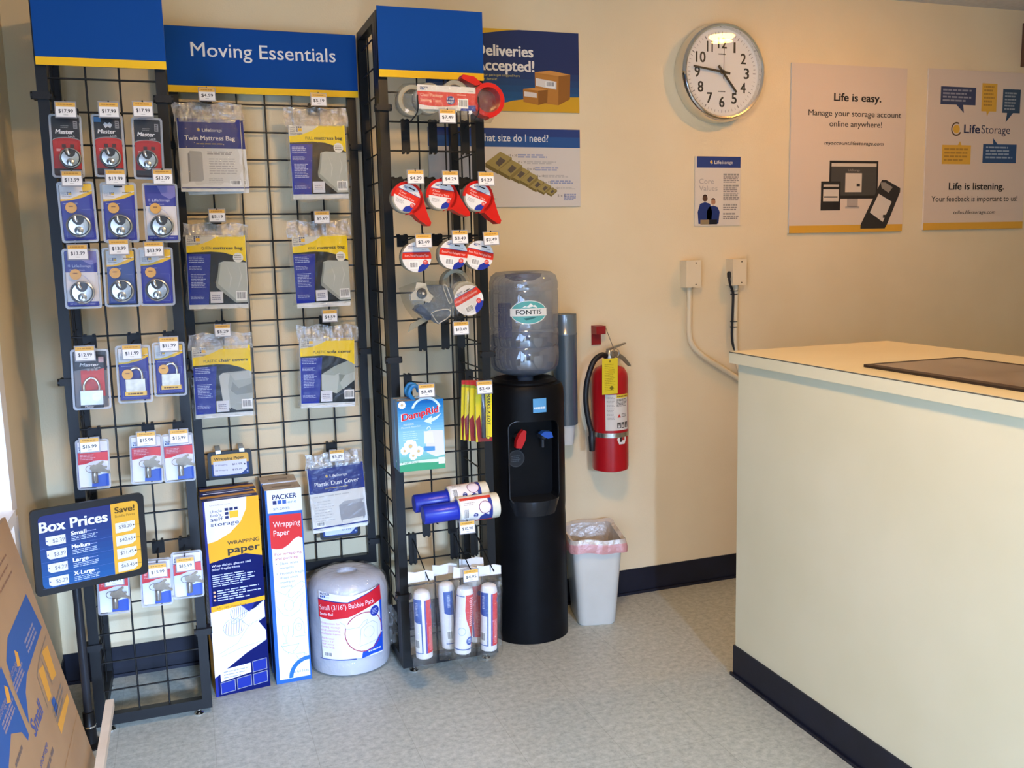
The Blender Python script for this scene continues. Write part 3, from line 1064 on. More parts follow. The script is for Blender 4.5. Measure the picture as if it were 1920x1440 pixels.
t = thing('water_bottle', 'big clear blue water bottle upside down on the cooler', 'bottle', (1.292, CY, 1.05))
PET = film('bottle_plastic', '#d3dbe8', 0.26, 0.07, 0.55)
prof = [(0.03, 0.0), (0.032, 0.025), (0.05, 0.032), (0.09, 0.040), (0.125, 0.055), (0.136, 0.075), (0.1385, 0.10), (0.1385, 0.145), (0.1345, 0.153), (0.1385, 0.161), (0.1385, 0.215),
        (0.1345, 0.223), (0.1385, 0.231), (0.1385, 0.285), (0.1365, 0.29), (0.1385, 0.296), (0.1385, 0.37), (0.136, 0.376), (0.1385, 0.382), (0.138, 0.405), (0.130, 0.432), (0.110, 0.447), (0.08, 0.45), (0.04, 0.445), (0, 0.442)]
obj('bottle_shell', lathe_mesh('bottle_shell', prof, PET, 48), t)
wprof = [(0.0, 0.002), (0.028, 0.002), (0.03, 0.027), (0.05, 0.035), (0.09, 0.043), (0.123, 0.058), (0.133, 0.077), (0.1355, 0.10), (0.1355, 0.145), (0.1315, 0.153), (0.1355, 0.161), (0.1355, 0.195), (0, 0.195)]
obj('water', lathe_mesh('water', wprof, film('water', '#b9c6da', 0.10, 0.03, 0.1), 40), t)
bm = bmesh.new()
prism(bm, rrect(-0.022, 0.022, -0.072, 0.072, 0.012), -0.004, 0.028)
obj('handle_recess', to_mesh(bm, 'handle_recess', col('#1f2a63', 0.35), bevel=0.004, smooth=True), t, (-0.112, -0.065, 0.257), (0, 0, R(-58)))
bm = bmesh.new()
lathe(bm, [(0.0, 0.446), (0.075, 0.4395), (0.07, 0.425), (0.04, 0.412), (0.0, 0.410)], 32, 'z')
obj('punt', to_mesh(bm, 'punt', film('bottle_punt', '#39407e', 0.75, 0.1, 0.7), smooth=True), t, label='dark blue dimple in the bottle end')
P = Print(0.15, 0.092, 0.35)
P.disc(.5, .5, .5, '#dfe6e4', 1, 40, .5)
P.disc(.5, .5, .478, '#5fb0ae', 2, 40, .468)
P.poly([(.0, .34), (1.0, .34), (1.0, .66), (.0, .66)], '#e4e6e2', 3)
P.poly([(.3, .67), (.40, .78), (.45, .74), (.55, .88), (.62, .78), (.66, .81), (.74, .67), (.60, .74), (.5, .70), (.42, .72)], '#eef2f0', 3)
P.text('FONTIS', .5, .42, .19, '#22302f', w=.68, align='c', bold=.02, L=4)
P.poly([(.35, .25), (.5, .28), (.75, .31), (.55, .20), (.42, .17)], '#2f6f70', 3)
obj('bottle_label', P.mesh('bottle_label', bend=0.1392), t, (0, 0, 0.293), (0, 0, R(-12)))
bm = bmesh.new()
lathe(bm, [(0.137, 0.10), (0.1375, 0.10), (0.1375, 0.11), (0.137, 0.11)], 8)
bm.free()

t = thing('cup_dispenser', 'grey blue tube of paper cups beside the water cooler', 'cup dispenser', (1.525, 3.632, 0.835))
GB = film('smoky_tube', '#5c7080', 0.82, 0.22, 0.75)
obj('tube', lathe_mesh('cup_tube', [(0.047, 0.0), (0.05, 0.004), (0.05, 0.385), (0.0515, 0.387), (0.0515, 0.395), (0.05, 0.397), (0.05, 0.475), (0.046, 0.475), (0.0, 0.474)], GB, 36), t)
bm = bmesh.new()
for i in range(9):
    lathe(bm, [(0.036, 0.0 + i * 0.045), (0.0435, 0.09 + i * 0.045), (0.045, 0.092 + i * 0.045)], 24, cap=False)
obj('cup_stack', to_mesh(bm, 'cup_stack', col('#c9ced2', 0.6), smooth=True), t)
obj('paper_cup', lathe_mesh('paper_cup', [(0.0, -0.088), (0.030, -0.088), (0.031, -0.085), (0.040, 0.01)], col('#d6d5d0', 0.6), 28), t)
bm = bmesh.new()
bx(bm, -0.02, 0.02, 0.045, 0.0555, 0.05, 0.12)
bx(bm, -0.02, 0.02, 0.045, 0.0555, 0.36, 0.43)
obj('mounting_clip', to_mesh(bm, 'mounting_clip', col('#4c5660', 0.4)), t)

# ------------------------------------------------------------------ waste bin and its bag
def rloop(w, d, r, z, n=5, wob=0, seed=0, y0=0):
    out = []
    rn = random.Random(seed)
    pts = rrect(-w / 2, w / 2, -d / 2, d / 2, r, n)
    for i, p in enumerate(pts):
        k = 1 + wob * (rn.random() - 0.5)
        out.append((p[0] * k, p[1] * k + y0, z + wob * 0.25 * (rn.random() - 0.5)))
    return out


t = thing('waste_bin', 'white plastic waste bin standing by the wall', 'waste bin', (1.588, 3.517, 0.0), (0, 0, R(-13)))
BINW = noisy('white_bin_plastic', '#cbc6ba', '#d2cdc2', 6, 0.4, 0.03, 100)
bm = bmesh.new()
loft(bm, [rloop(0.15, 0.205, 0.03, 0.0), rloop(0.162, 0.217, 0.032, 0.008), rloop(0.212, 0.275, 0.036, 0.355), rloop(0.222, 0.285, 0.037, 0.358), rloop(0.222, 0.285, 0.037, 0.374), rloop(0.208, 0.271, 0.034, 0.372), rloop(0.155, 0.21, 0.03, 0.02)])
obj('bin_body', to_mesh(bm, 'bin_body', BINW, smooth=True), t)

t = thing('bin_liner', 'thin white bag with a pink hem folded over the waste bin', 'bag', (1.588, 3.517, 0.0), (0, 0, R(-13)))
LINER = film('liner_film', '#e3d9cc', 0.72, 0.25, 0.85, 0.8, 40)
PINK = film('pink_hem', '#d49a98', 0.86, 0.3, 0.9, 0.6, 40)
bm = bmesh.new()
rnd = random.Random(5)


def wavy(w, d, r, z, amp, zamp, seed, n=14):
    rn = random.Random(seed)
    pts = []
    base = []
    c = rrect(-w / 2, w / 2, -d / 2, d / 2, r, n)
    # even resampling of the outline, so that folds can run along the straight sides as well
    L = [0]
    for i in range(len(c)):
        a, b = Vector(c[i]), Vector(c[(i + 1) % len(c)])
        L.append(L[-1] + (b - a).length)
    N = 96
    for k in range(N):
        s = L[-1] * k / N
        i = max(j for j in range(len(c)) if L[j] <= s)
        a, b = Vector(c[i]), Vector(c[(i + 1) % len(c)])
        f = (s - L[i]) / max(L[i + 1] - L[i], 1e-9)
        base.append(a.lerp(b, f))
    ph = [rn.random() * 6.28 for _ in range(4)]
    for k, p in enumerate(base):
        th = 2 * PI * k / N
        q = math.sin(5 * th + ph[0]) * 0.5 + math.sin(11 * th + ph[1]) * 0.35 + math.sin(23 * th + ph[2]) * 0.2
        g = math.sin(2 * th + ph[3]) * 0.6 + math.sin(7 * th + ph[1]) * 0.4
        pts.append((p.x * (1 + amp * q), p.y * (1 + amp * q), z + zamp * g))
    return pts


rings = loft(bm, [wavy(0.14, 0.19, 0.03, 0.12, 0.06, 0.01, 1), wavy(0.17, 0.23, 0.03, 0.24, 0.05, 0.01, 2), wavy(0.196, 0.258, 0.033, 0.33, 0.03, 0.006, 3), wavy(0.206, 0.268, 0.035, 0.377, 0.012, 0.006, 4),
                  wavy(0.236, 0.300, 0.038, 0.386, 0.015, 0.008, 4), wavy(0.246, 0.31, 0.04, 0.368, 0.025, 0.008, 4)], cap0=True, cap1=False)
obj('liner_bag', to_mesh(bm, 'liner_bag', LINER, smooth=True), t)
bm = bmesh.new()
loft(bm, [wavy(0.246, 0.31, 0.04, 0.368, 0.025, 0.008, 4), wavy(0.252, 0.316, 0.04, 0.352, 0.035, 0.008, 4), wavy(0.250, 0.314, 0.04, 0.330, 0.045, 0.009, 4)], cap0=False, cap1=False)
obj('hem', to_mesh(bm, 'hem', PINK, smooth=True), t, label='pink drawstring hem')

# ------------------------------------------------------------------ black wire grid display
TOP = 2.410
ROWS = [0.04 + 0.1 * k for k in range(1, 24)]


def grid_side(t, name, axis, fixed, a0, a1, z0, z1, inner, rows, depth=0.03, fw=0.032):
    """one framed wire panel. axis 'x': spans x from a0 to a1 at y = fixed; axis 'y': spans y at x = fixed"""
    bm = bmesh.new()

    def bar(p0, p1, q0, q1):
        if axis == 'x':
            bx(bm, p0, p1, fixed, fixed + depth, q0, q1)
        else:
            bx(bm, fixed, fixed + depth, p0, p1, q0, q1)
    bar(a0, a0 + fw, z0, z1)
    bar(a1 - fw, a1, z0, z1)
    bar(a0 + fw, a1 - fw, z0, z0 + 0.036)
    bar(a0 + fw, a1 - fw, z1 - 0.03, z1)
    f = obj(name, to_mesh(bm, name, BLACKMETAL), t)
    bm = bmesh.new()
    m = fixed + depth / 2
    for r in rows:
        if z0 < r < z1:
            if axis == 'x':
                rod(bm, (a0 + 0.01, m - 0.003, r), (a1 - 0.01, m - 0.003, r), 0.0031)
            else:
                rod(bm, (m - 0.003, a0 + 0.01, r), (m - 0.003, a1 - 0.01, r), 0.0031)
    for c in inner:
        if axis == 'x':
            rod(bm, (c, m + 0.003, z0 + 0.01), (c, m + 0.003, z1 - 0.01), 0.0031)
        else:
            rod(bm, (m + 0.003, c, z0 + 0.01), (m + 0.003, c, z1 - 0.01), 0.0031)
    obj('wire_grid', to_mesh(bm, 'wire_grid', WIRE), f)
    return f


CLIPM = bmesh.new()
bx(CLIPM, -0.024, 0.024, -0.012, 0.036, -0.011, 0.011)
rod(CLIPM, (-0.03, 0.0, 0), (-0.022, 0.0, 0), 0.012, 10)
rod(CLIPM, (0.022, 0.0, 0), (0.03, 0.0, 0), 0.012, 10)
CLIP = to_mesh(CLIPM, 'joining_clip', col('#101113', 0.5), bevel=0.002)
FOOTM = bmesh.new()
lathe(FOOTM, [(0.0, 0.0), (0.015, 0.0), (0.016, 0.004), (0.010, 0.008), (0.007, 0.013), (0.005, 0.014), (0.005, 0.024), (0, 0.024)], 16)
FOOT = to_mesh(FOOTM, 'levelling_foot', CHROME, smooth=True)


def tower(x0, x1, yf, label):
    t = thing('grid_tower', label, 'display rack', ((x0 + x1) / 2, yf, 0))
    ox = (x0 + x1) / 2
    yb = WALL - 0.045 - yf
    hw = (x1 - x0) / 2
    cols = [-hw + hw * 2 * 0.37, hw - hw * 2 * 0.37]
    grid_side(t, 'front_panel', 'x', 0.0, -hw, hw, 0.022, TOP, cols, ROWS)
    ic = [0.032 + (yb - 0.032) * 0.36, 0.032 + (yb - 0.032) * 0.66]
    grid_side(t, 'side_panel', 'y', -hw, 0.032, yb, 0.022, TOP, ic, ROWS)
    grid_side(t, 'side_panel', 'y', hw - 0.03, 0.032, yb, 0.022, TOP, ic, ROWS)
    for z in (2.085, 1.20, 0.305):
        for s in (-1, 1):
            obj('joining_clip', CLIP, t, (s * (hw - 0.012), 0.0, z))
    for x in (-hw + 0.045, hw - 0.045):
        obj('levelling_foot', FOOT, t, (x, 0.015, 0))
    for x in (-hw + 0.015, hw - 0.015):
        obj('levelling_foot', FOOT, t, (x, yb - 0.05, 0))
    return t


YL, YR, YM = 3.238, 3.278, 3.645
tower(-0.374, 0.000, YL, 'left black wire grid tower hung with padlock packs')
tower(0.692, 1.072, YR, 'right black wire grid tower hung with tape and wrap')
t = thing('grid_display', 'middle black wire grid panel hung with mattress bags, between the towers', 'display rack', (0.342, YM, 0.0))
grid_side(t, 'wire_panel', 'x', 0.0, -0.336, 0.336, 0.33, 2.405, [-0.205, -0.103, -0.002, 0.097, 0.198], ROWS)
for z in (1.99, 1.20, 0.42):
    for s in (-1, 1):
        obj('joining_clip', CLIP, t, (s * 0.332, 0.0, z))


# header boards
def header(x0, x1, z0, z1, y, label, words=None):
    P = Print(x1 - x0, z1 - z0, 0.5)
    P.rect(0, 0, 1, 1, SIGNBLUE, 1)
    P.rect(0, 0, 1, .105, SIGNYEL, 2)
    if words:
        P.text(words, .505, .555, .225, '#e9e9e6', w=.757, align='c', bold=.006, L=3)
    t = thing('header_sign', label, 'sign', ((x0 + x1) / 2, y, (z0 + z1) / 2))
    obj('board', box_mesh('board', -P.w / 2, P.w / 2, 0, 0.005, -P.h / 2, P.h / 2, col('#1a2f66', 0.5)), t)
    obj('printed_face', P.mesh('printed_face'), t)
    bm = bmesh.new()
    for x in (-P.w / 2 + 0.03, P.w / 2 - 0.05):
        bx(bm, x, x + 0.02, 0.005, 0.018, P.h / 2 - 0.06, P.h / 2 - 0.02)
    obj('hanging_clip', to_mesh(bm, 'hanging_clip', BLACKMETAL), t)


header(-0.368, 0.004, 2.173, 2.405, YL - 0.019, 'plain blue header board with yellow edge, top of the left tower')
header(0.692, 1.070, 2.185, 2.419, YR - 0.019, 'plain blue header board with yellow edge, top of the right tower')
header(0.005, 0.685, 2.172, 2.400, YM - 0.019, 'blue header board with white words about moving essentials', 'Moving Essentials')

# ------------------------------------------------------------------ hooks with price holders
PLATE = bmesh.new()
bx(PLATE, -0.015, 0.015, -0.010, -0.004, -0.107, 0.006)
for x in (-0.011, 0.005):
    bx(PLATE, x, x + 0.006, -0.010, 0.016, 0.0, 0.008)
    bx(PLATE, x, x + 0.006, -0.010, 0.012, -0.112, -0.104)
PLATE = to_mesh(PLATE, 'back_plate', BLACKMETAL)
PLATE_S = bmesh.new()
bx(PLATE_S, -0.020, 0.020, -0.010, -0.004, -0.036, 0.006)
for x in (-0.017, 0.009):
    bx(PLATE_S, x, x + 0.008, -0.010, 0.016, 0.0, 0.009)
PLATE_S = to_mesh(PLATE_S, 'back_plate', BLACKMETAL)
PRICES = {}
HOLD = box_mesh('price_holder', -0.029, 0.029, 0.0, 0.0016, -0.024, 0.024, film('price_sleeve', '#d0d0d4', 0.38, 0.35, 0.9))


def price_mesh(s):
    if s not in PRICES:
        P = Print(0.052, 0.041, 0.4)
        P.rect(0, 0, 1, 1, '#e9e8e6', 1)
        P.rect(0, .70, 1, 1, '#d9ab52', 2)
        P.greek(.12, .80, .88, .92, 1, '#b07f32', 3, .7)
        P.text(s, .5, .28, .26, '#2b2b30', w=.74, align='c', bold=.015, L=3)
        P.greek(.38, .10, .62, .17, 1, '#9a9a9a', 3, .6)
        PRICES[s] = P.mesh('price_label', 0.0006, col('#e9e8e6', 0.4))
    return PRICES[s]


ROWNAME = {}


def hook(x, row, yrow, tx, tz, ty, price, label, long=True, group=None, tip=True, rot=0):
    """x,row,yrow: where it clips on the grid; tx,tz,ty: where its price label hangs (centre)"""
    t = thing('display_hook', label, 'hook', (x, yrow, row), group=group)
    obj('back_plate', PLATE if long else PLATE_S, t)
    e = Vector((tx - x, ty - yrow, tz + 0.024 - row))
    bm = bmesh.new()
    z0 = -0.018
    pts = [(0, -0.009, z0), (0, -0.03, z0 + 0.001), tuple(Vector((e.x * 0.85, e.y * 0.92, min(e.z, z0 + 0.02)))), tuple(e + Vector((0, 0.004, 0.002)))]
    tube(bm, smooth_path(pts, 4), 0.0023, 8)
    obj('prong', to_mesh(bm, 'prong', BLACKMETAL, smooth=True), t)
    if price:
        h = obj('price_holder', HOLD, t, tuple(e + Vector((0, 0, -0.024))), (R(-4), R(rot), 0))
        obj('price_label', price_mesh(price), h, (0, -0.0009, 0))
    return t

# ------------------------------------------------------------------ packed locks on the left tower
YT, YC = 3.050, 3.086        # price labels, pack cards


def steel_disc_lock(r=0.035):
    """round padlock seen from the front: rim, dished face, notch with shackle, key plug"""
    bm = bmesh.new()
    lathe(bm, [(0.0, 0.0), (r * 0.9, 0.0), (r, 0.004), (r * 1.0, 0.016), (r * 0.95, 0.0205), (r * 0.86, 0.022), (r * 0.83, 0.0185), (r * 0.79, 0.0180), (r * 0.77, 0.0205), (r * 0.5, 0.0212), (0.0, 0.0215)], 36, 'y')
    for f in bm.faces:
        c = f.calc_center_median()
        q = math.hypot(c.x, c.z)
        if r * 0.775 < q < r * 0.845 and c.y < -0.015:
            f.material_index = 1
    body = to_mesh(bm, 'lock_body', STEEL, DARKSTEEL, smooth=True)
    bm = bmesh.new()
    pts = [(-r * 0.50, r * 0.62), (-r * 0.40, r * 0.30), (-r * 0.12, r * 0.05), (r * 0.15, r * 0.05), (r * 0.42, r * 0.28), (r * 0.50, r * 0.62), (r * 0.2, r * 0.80), (-r * 0.2, r * 0.80)]
    prism(bm, pts, -0.0222, -0.019)
    notch = to_mesh(bm, 'shackle_notch', col('#33312e', 0.35, 0.5))
    bm = bmesh.new()
    tube(bm, [(-r * 0.22, -0.0235, r * 0.80), (-r * 0.2, -0.0265, r * 0.55), (-r * 0.05, -0.0245, r * 0.30)], r * 0.15, 10)
    sh = to_mesh(bm, 'shackle', STEELBRIGHT, smooth=True)
    bm = bmesh.new()
    lathe(bm, [(r * 0.36, 0.0195), (r * 0.36, 0.0222), (r * 0.30, 0.0235), (0, 0.024)], 24, 'y', (0, 0, -r * 0.42))
    plug = to_mesh(bm, 'key_plug', STEEL, smooth=True)
    bm = bmesh.new()
    bx(bm, -r * 0.05, r * 0.05, -0.0245, -0.0238, -r * 0.55, -r * 0.30)
    slot = to_mesh(bm, 'keyway', col('#38352f', 0.5))
    return body, notch, sh, plug, slot


DISC = steel_disc_lock(0.035)
DISC_S = steel_disc_lock(0.0305)


def put_disc(t, D, x, z, y=-0.003):
    b = obj('disc_padlock', D[0], t, (x, y, z))
    for nm, m in zip(('shackle_notch', 'shackle', 'key_plug', 'keyway'), D[1:]):
        obj(nm, m, b)
    return b


bm = bmesh.new()
lathe(bm, [(0, 0.002), (0.0155, 0.002), (0.016, 0.004), (0.0155, 0.0065), (0, 0.007)], 24, 'y')
KEYCAP = to_mesh(bm, 'key', col('#e0a83c', 0.4), smooth=True)
bm = bmesh.new()
bx(bm, -0.006, 0.006, -0.0075, -0.0068, 0.002, 0.005)
KEYMARK = to_mesh(bm, 'key_mark', col('#8a5a18', 0.5))


def blister_mesh(w, h, d, bw, bh, bz, r=0.008):
    """a clear flat edge round the card and a raised bubble over the lock"""
    bm = bmesh.new()
    lo = [[(p[0], -0.0012, p[1]) for p in rrect(-w / 2, w / 2, -h / 2, h / 2, r, 4)]]
    for k, (s, y) in enumerate(((1.0, -0.0012), (0.97, -d * 0.85), (0.90, -d))):
        lo.append([(p[0], y, p[1] + bz) for p in rrect(-bw / 2 * s, bw / 2 * s, -bh / 2 * s, bh / 2 * s, r, 4)])
    loft(bm, lo, cap0=False)
    return to_mesh(bm, 'blister', BLISTER, smooth=True)


def rim_mesh(w, h, r=0.009, t=0.006):
    bm = bmesh.new()
    o = [(p[0], -0.0016, p[1]) for p in rrect(-w / 2, w / 2, -h / 2, h / 2, r, 4)]
    i = [(p[0], -0.0016, p[1]) for p in rrect(-w / 2 + t, w / 2 - t, -h / 2 + t, h / 2 - t, r * 0.7, 4)]
    o2 = [(p[0], 0.004, p[1]) for p in o for p in [(p[0], p[2])]]
    ro = [bm.verts.new(p) for p in o]
    ri = [bm.verts.new(p) for p in i]
    rb = [bm.verts.new(p) for p in o2]
    n = len(ro)
    for k in range(n):
        j = (k + 1) % n
        bm.faces.new((ro[k], ro[j], ri[j], ri[k]))
        bm.faces.new((rb[k], rb[j], ro[j], ro[k]))
    return to_mesh(bm, 'clear_rim', BLISTEREDGE)


# card art -----------------------------------------------------------
def art_black_red(w, h, kind=0):
    P = Print(w, h, 0.4)
    P.rect(0, 0, 1, 1, '#b3261f' if kind != 1 else '#c12a20', 1)
    P.poly([(0, 1), (0, .60)] + [(.5 - .5 * math.cos(PI * k / 10), .60 + .055 * math.sin(PI * k / 10)) for k in range(1, 10)] + [(1, .60), (1, 1)], '#1d1c1e', 2)
    P.poly([(0, .60)] + [(.5 - .5 * math.cos(PI * k / 10), .60 + .055 * math.sin(PI * k / 10)) for k in range(1, 10)] + [(1, .60), (1, .585)] + [(.5 + .5 * math.cos(PI * k / 10), .585 + .055 * math.sin(PI * k / 10)) for k in range(1, 10)] + [(0, .585)], '#8f8b88', 3)
    P.rect(0, 0, 1, .12, '#2a1c1a', 2)
    P.text('Master', .12, .71, .075, '#e4e2de', w=.66, bold=.04, ital=.2)
    P.text('Lock', .58, .655, .035, '#c9c7c2', w=.24, bold=.02)
    if kind == 1:
        P.rect(0, .90, .26, .985, '#2f6f9c', 3)
        P.poly([(.34, .86), (.42, .90), (.5, .87), (.58, .90), (.68, .86), (.6, .80), (.5, .83), (.42, .80)], '#d8d6d2', 4)
    else:
        P.greek(.32, .80, .66, .86, 2, '#77736e', 3)
    P.rect(.78, .80, .93, .93, '#8c8a88', 3)
    P.greek(.80, .81, .91, .92, 3, '#333134', 4)
    for u in (.32, .62):
        P.rect(u, .475, u + .15, .535, '#4c2a26', 3)
    P.greek(.12, .41, .30, .46, 2, '#e0b0a8', 3)
    return P.mesh('backing_card', 0.0012, col('#cfcac2', 0.5))


def art_self_storage(w, h, tone='#2c3398'):
    P = Print(w, h, 0.4)
    P.rect(0, 0, 1, 1, tone, 1)
    P.poly([(0, 1), (0, .70), (.35, .715), (.7, .76), (1, .83), (1, 1)], '#e6e3dc', 2)
    P.poly([(0, .70), (.35, .715), (.7, .76), (1, .83), (1, .875), (.72, .83), (.5, .78), (.35, .75), (.2, .735), (0, .735)], '#eebf1c', 3)
    P.poly([(.72, 1), (.70, .92), (.73, .86), (1, .89), (1, 1)], '#f0c41e', 3)
    storage_logo(P, .06, .78, .30, .085, '#6a6a84', 4)
    P.greek(.62, .845, .92, .875, 1, '#8a7440', 4)
    P.line([(.62, .55), (.93, .55), (.93, .40)], .0007, '#7f88c4', 2)
    P.line([(.1, .05), (.1, .2)], .0007, '#7f88c4', 2)
    P.line([(.1, .05), (.92, .05), (.92, .15)], .0007, '#7f88c4', 2)
    P.greek(.08, .645, .55, .675, 1, '#8f96c8', 3, .5)
    P.poly([(.36, .985), (.64, .985), (.64, .955), (.36, .955)], '#3a3a3e', 5)
    return P.mesh('backing_card', 0.0012, col('#d9d6d0', 0.5))


def art_life_storage(w, h):
    P = Print(w, h, 0.4)
    P.rect(0, 0, 1, 1, '#dedbd8', 1)
    P.rect(0, .62, 1, 1, '#343a94', 2)
    P.poly([(.4, 1), (.55, .83), (.8, .75), (1, .8), (1, 1)], '#7b77b8', 3)
    P.rect(0, 0, 1, .085, '#343a94', 2)
    P.greek(.08, .02, .92, .06, 1, '#8a8cc0', 3)
    ring_logo(P, .13, .735, .045, '#a9a9d4', '#8f90c4', 4)
    P.text('Life', .22, .71, .05, '#c5c6e4', w=.22, bold=.03)
    P.text('Storage', .46, .71, .05, '#c5c6e4', w=.34)
    P.text('Disc Padlock', .13, .64, .036, '#a6a8d6', w=.48, bold=.01)
    P.line([(.45, .55)] + [(.45 + .4 * math.sin(R(a)), .15 + .42 * math.cos(R(a))) for a in range(0, 100, 12)], .0018, '#b8bad8', 3)
    return P.mesh('backing_card', 0.0012, col('#d9d6d0', 0.5))


def art_laminated(w, h):
    P = Print(w, h, 0.4)
    P.rect(0, 0, 1, 1, '#6e6a68', 1)
    P.poly([(0, .66), (.4, .70), (1, .66), (1, 1), (0, 1)], '#232224', 2)
    P.rect(.20, .20, .92, .665, '#c33a34', 3)
    P.poly([(.70, .665), (.92, .70), (.92, .5), (.86, .44)], '#c8443c', 4)
    P.rect(.24, .24, .80, .60, '#ca4a42', 4)
    P.text('Master', .18, .735, .06, '#d6d4d0', w=.60, bold=.04, ital=.2)
    P.text('Lock', .62, .695, .03, '#c2c0bc', w=.2, bold=.02)
    P.rect(.76, .80, .92, .90, '#b99a98', 3)
    for u in (.40, .52, .64):
        P.rect(u, .655, u + .08, .695, '#8f8a86', 5)
    return P.mesh('backing_card', 0.0012, col('#cfcac2', 0.5))


def art_cylinder(w, h):
    P = Print(w, h, 0.4)
    P.rect(0, 0, 1, 1, '#e4e4e8', 1)
    P.poly([(0, .76), (1, .79), (1, .56), (.75, .585), (.5, .57), (.25, .515), (0, .50)], '#d8343c', 2)
    P.rect(0, .765, 1, .78, '#2c3478', 3)
    P.greek(.08, .60, .62, .73, 4, '#eaa0a0', 3, .45)
    P.poly([(1, .0), (.42, .0), (.43, .10), (.50, .18), (.62, .24), (.80, .275), (1, .28)], '#2250b0', 2)
    packer_logo(P, .06, .81, .26, .09, 3)
    P.rect(.0, .0, .012, 1, '#3a4290', 3)
    return P.mesh('backing_card', 0.0012, col('#d9d6d0', 0.5))


A_MASTER = [art_black_red(0.074, 0.172, k) for k in (0, 1, 2)]
A_SELF = [art_self_storage(0.088, 0.165), art_self_storage(0.078, 0.160, '#23418c')]
A_LIFE = art_life_storage(0.088, 0.165)
A_LAM = art_laminated(0.092, 0.172)
A_SELFLOCK = art_self_storage(0.086, 0.160, '#30348c')
A_CYL = art_cylinder(0.086, 0.142)
B_MASTER = blister_mesh(0.086, 0.182, 0.034, 0.070, 0.105, -0.036)
B_DISC = blister_mesh(0.100, 0.178, 0.034, 0.084, 0.145, -0.010)
R_DISC = rim_mesh(0.102, 0.180)
R_MASTER = rim_mesh(0.088, 0.184)
B_LAM = blister_mesh(0.106, 0.184, 0.034, 0.090, 0.160, -0.006)
R_LAM = rim_mesh(0.108, 0.186)
B_CYL = blister_mesh(0.094, 0.155, 0.026, 0.080, 0.080, -0.030)
R_CYL = rim_mesh(0.096, 0.157, t=0.005)

# U padlocks
bm = bmesh.new()
bx(bm, -0.0315, 0.0315, -0.026, -0.004, -0.026, 0.018)
LAMBODY = to_mesh(bm, 'padlock_body', noisy('laminated_steel', '#b5b4b0', '#cfcecb', 25, 0.28, metal=0.7), bevel=0.003, smooth=True)
bm = bmesh.new()
bx(bm, -0.0318, 0.0318, -0.0265, -0.003, -0.0345, -0.0255)
LAMBASE = to_mesh(bm, 'padlock_bumper', col('#2a2a2c', 0.5), bevel=0.002, smooth=True)
bm = bmesh.new()
tube(bm, smooth_path([(-0.021, -0.015, 0.016), (-0.021, -0.015, 0.034), (-0.013, -0.015, 0.05), (0, -0.015, 0.056), (0.013, -0.015, 0.05), (0.021, -0.015, 0.034), (0.021, -0.015, 0.016)], 5), 0.0042, 10)
LAMSHACK = to_mesh(bm, 'shackle', STEELBRIGHT, smooth=True)
bm = bmesh.new()
lathe(bm, [(0.012, 0.0262), (0.0125, 0.0275), (0.009, 0.0277), (0, 0.0272)], 24, 'y', (0.014, 0, -0.002))
LAMDISC = to_mesh(bm, 'round_stamp', col('#dcdcda', 0.3, 0.4), smooth=True)
bm = bmesh.new()
bx(bm, -0.028, 0.028, -0.022, -0.004, -0.018, 0.020)
BRBODY = to_mesh(bm, 'padlock_body', noisy('brushed_nickel', '#b3a894', '#cdc3b0', 40, 0.3, metal=0.6), bevel=0.003, smooth=True)
bm = bmesh.new()
bx(bm, -0.031, 0.031, -0.0225, -0.003, -0.031, -0.018)
BRBASE = to_mesh(bm, 'padlock_foot', col('#e3b63c', 0.4), bevel=0.002, smooth=True)
bm = bmesh.new()
tube(bm, smooth_path([(-0.018, -0.013, 0.018), (-0.018, -0.013, 0.034), (-0.010, -0.013, 0.050), (0.004, -0.013, 0.054), (0.016, -0.013, 0.046), (0.0195, -0.013, 0.032), (0.0195, -0.013, 0.018)], 5), 0.0046, 10)
BRSHACK = to_mesh(bm, 'shackle', STEELBRIGHT, smooth=True)
P = Print(0.05, 0.008, 0.4)
P.greek(.05, .15, .95, .85, 1, '#6a4a12', 1, .8)
BRTEXT = P.mesh('foot_lettering')
P = Print(0.05, 0.007, 0.4)
P.text('Master', .1, .1, .75, '#b9b7b3', w=.5, bold=.03, L=1)
LAMTEXT = P.mesh('bumper_lettering')

# cylinder lock with a bunch of keys
bm = bmesh.new()
lathe(bm, [(0, -0.001), (0.0085, -0.001), (0.0095, 0.001), (0.0095, 0.030), (0.0082, 0.033), (0.0, 0.0335)], 18, 'z', (0.004, -0.0115, -0.062))
rod(bm, (0.004, -0.021, -0.056), (0.004, -0.0215, -0.040), 0.003, 8)
CYL = to_mesh(bm, 'lock_cylinder', noisy('cylinder_steel', '#8f8c86', '#b3b0a9', 40, 0.25, metal=0.8), smooth=True)
bm = bmesh.new()
rnd = random.Random(3)
for k, (dx, dz, an) in enumerate(((0.004, -0.014, 10), (0.012, -0.018, -12), (0.018, -0.010, -35), (0.0, -0.008, 35))):
    c, s_ = math.cos(R(an)), math.sin(R(an))

    def rt(p):
        return (p[0] * c - p[1] * s_ + dx, p[0] * s_ + p[1] * c + dz)
    prism(bm, [rt(p) for p in [(-0.013, -0.006), (-0.006, -0.011), (0.004, -0.009), (0.008, -0.004), (0.030, -0.004), (0.033, 0.0), (0.030, 0.003), (0.008, 0.004), (0.003, 0.009), (-0.007, 0.010), (-0.013, 0.005)]], -0.008 - k * 0.002, -0.0066 - k * 0.002)
tube(bm, [(-0.012 + 0.013 * math.cos(2 * PI * k / 18), -0.009, -0.012 + 0.011 * math.sin(2 * PI * k / 18)) for k in range(18)], 0.0008, 6, closed=True)
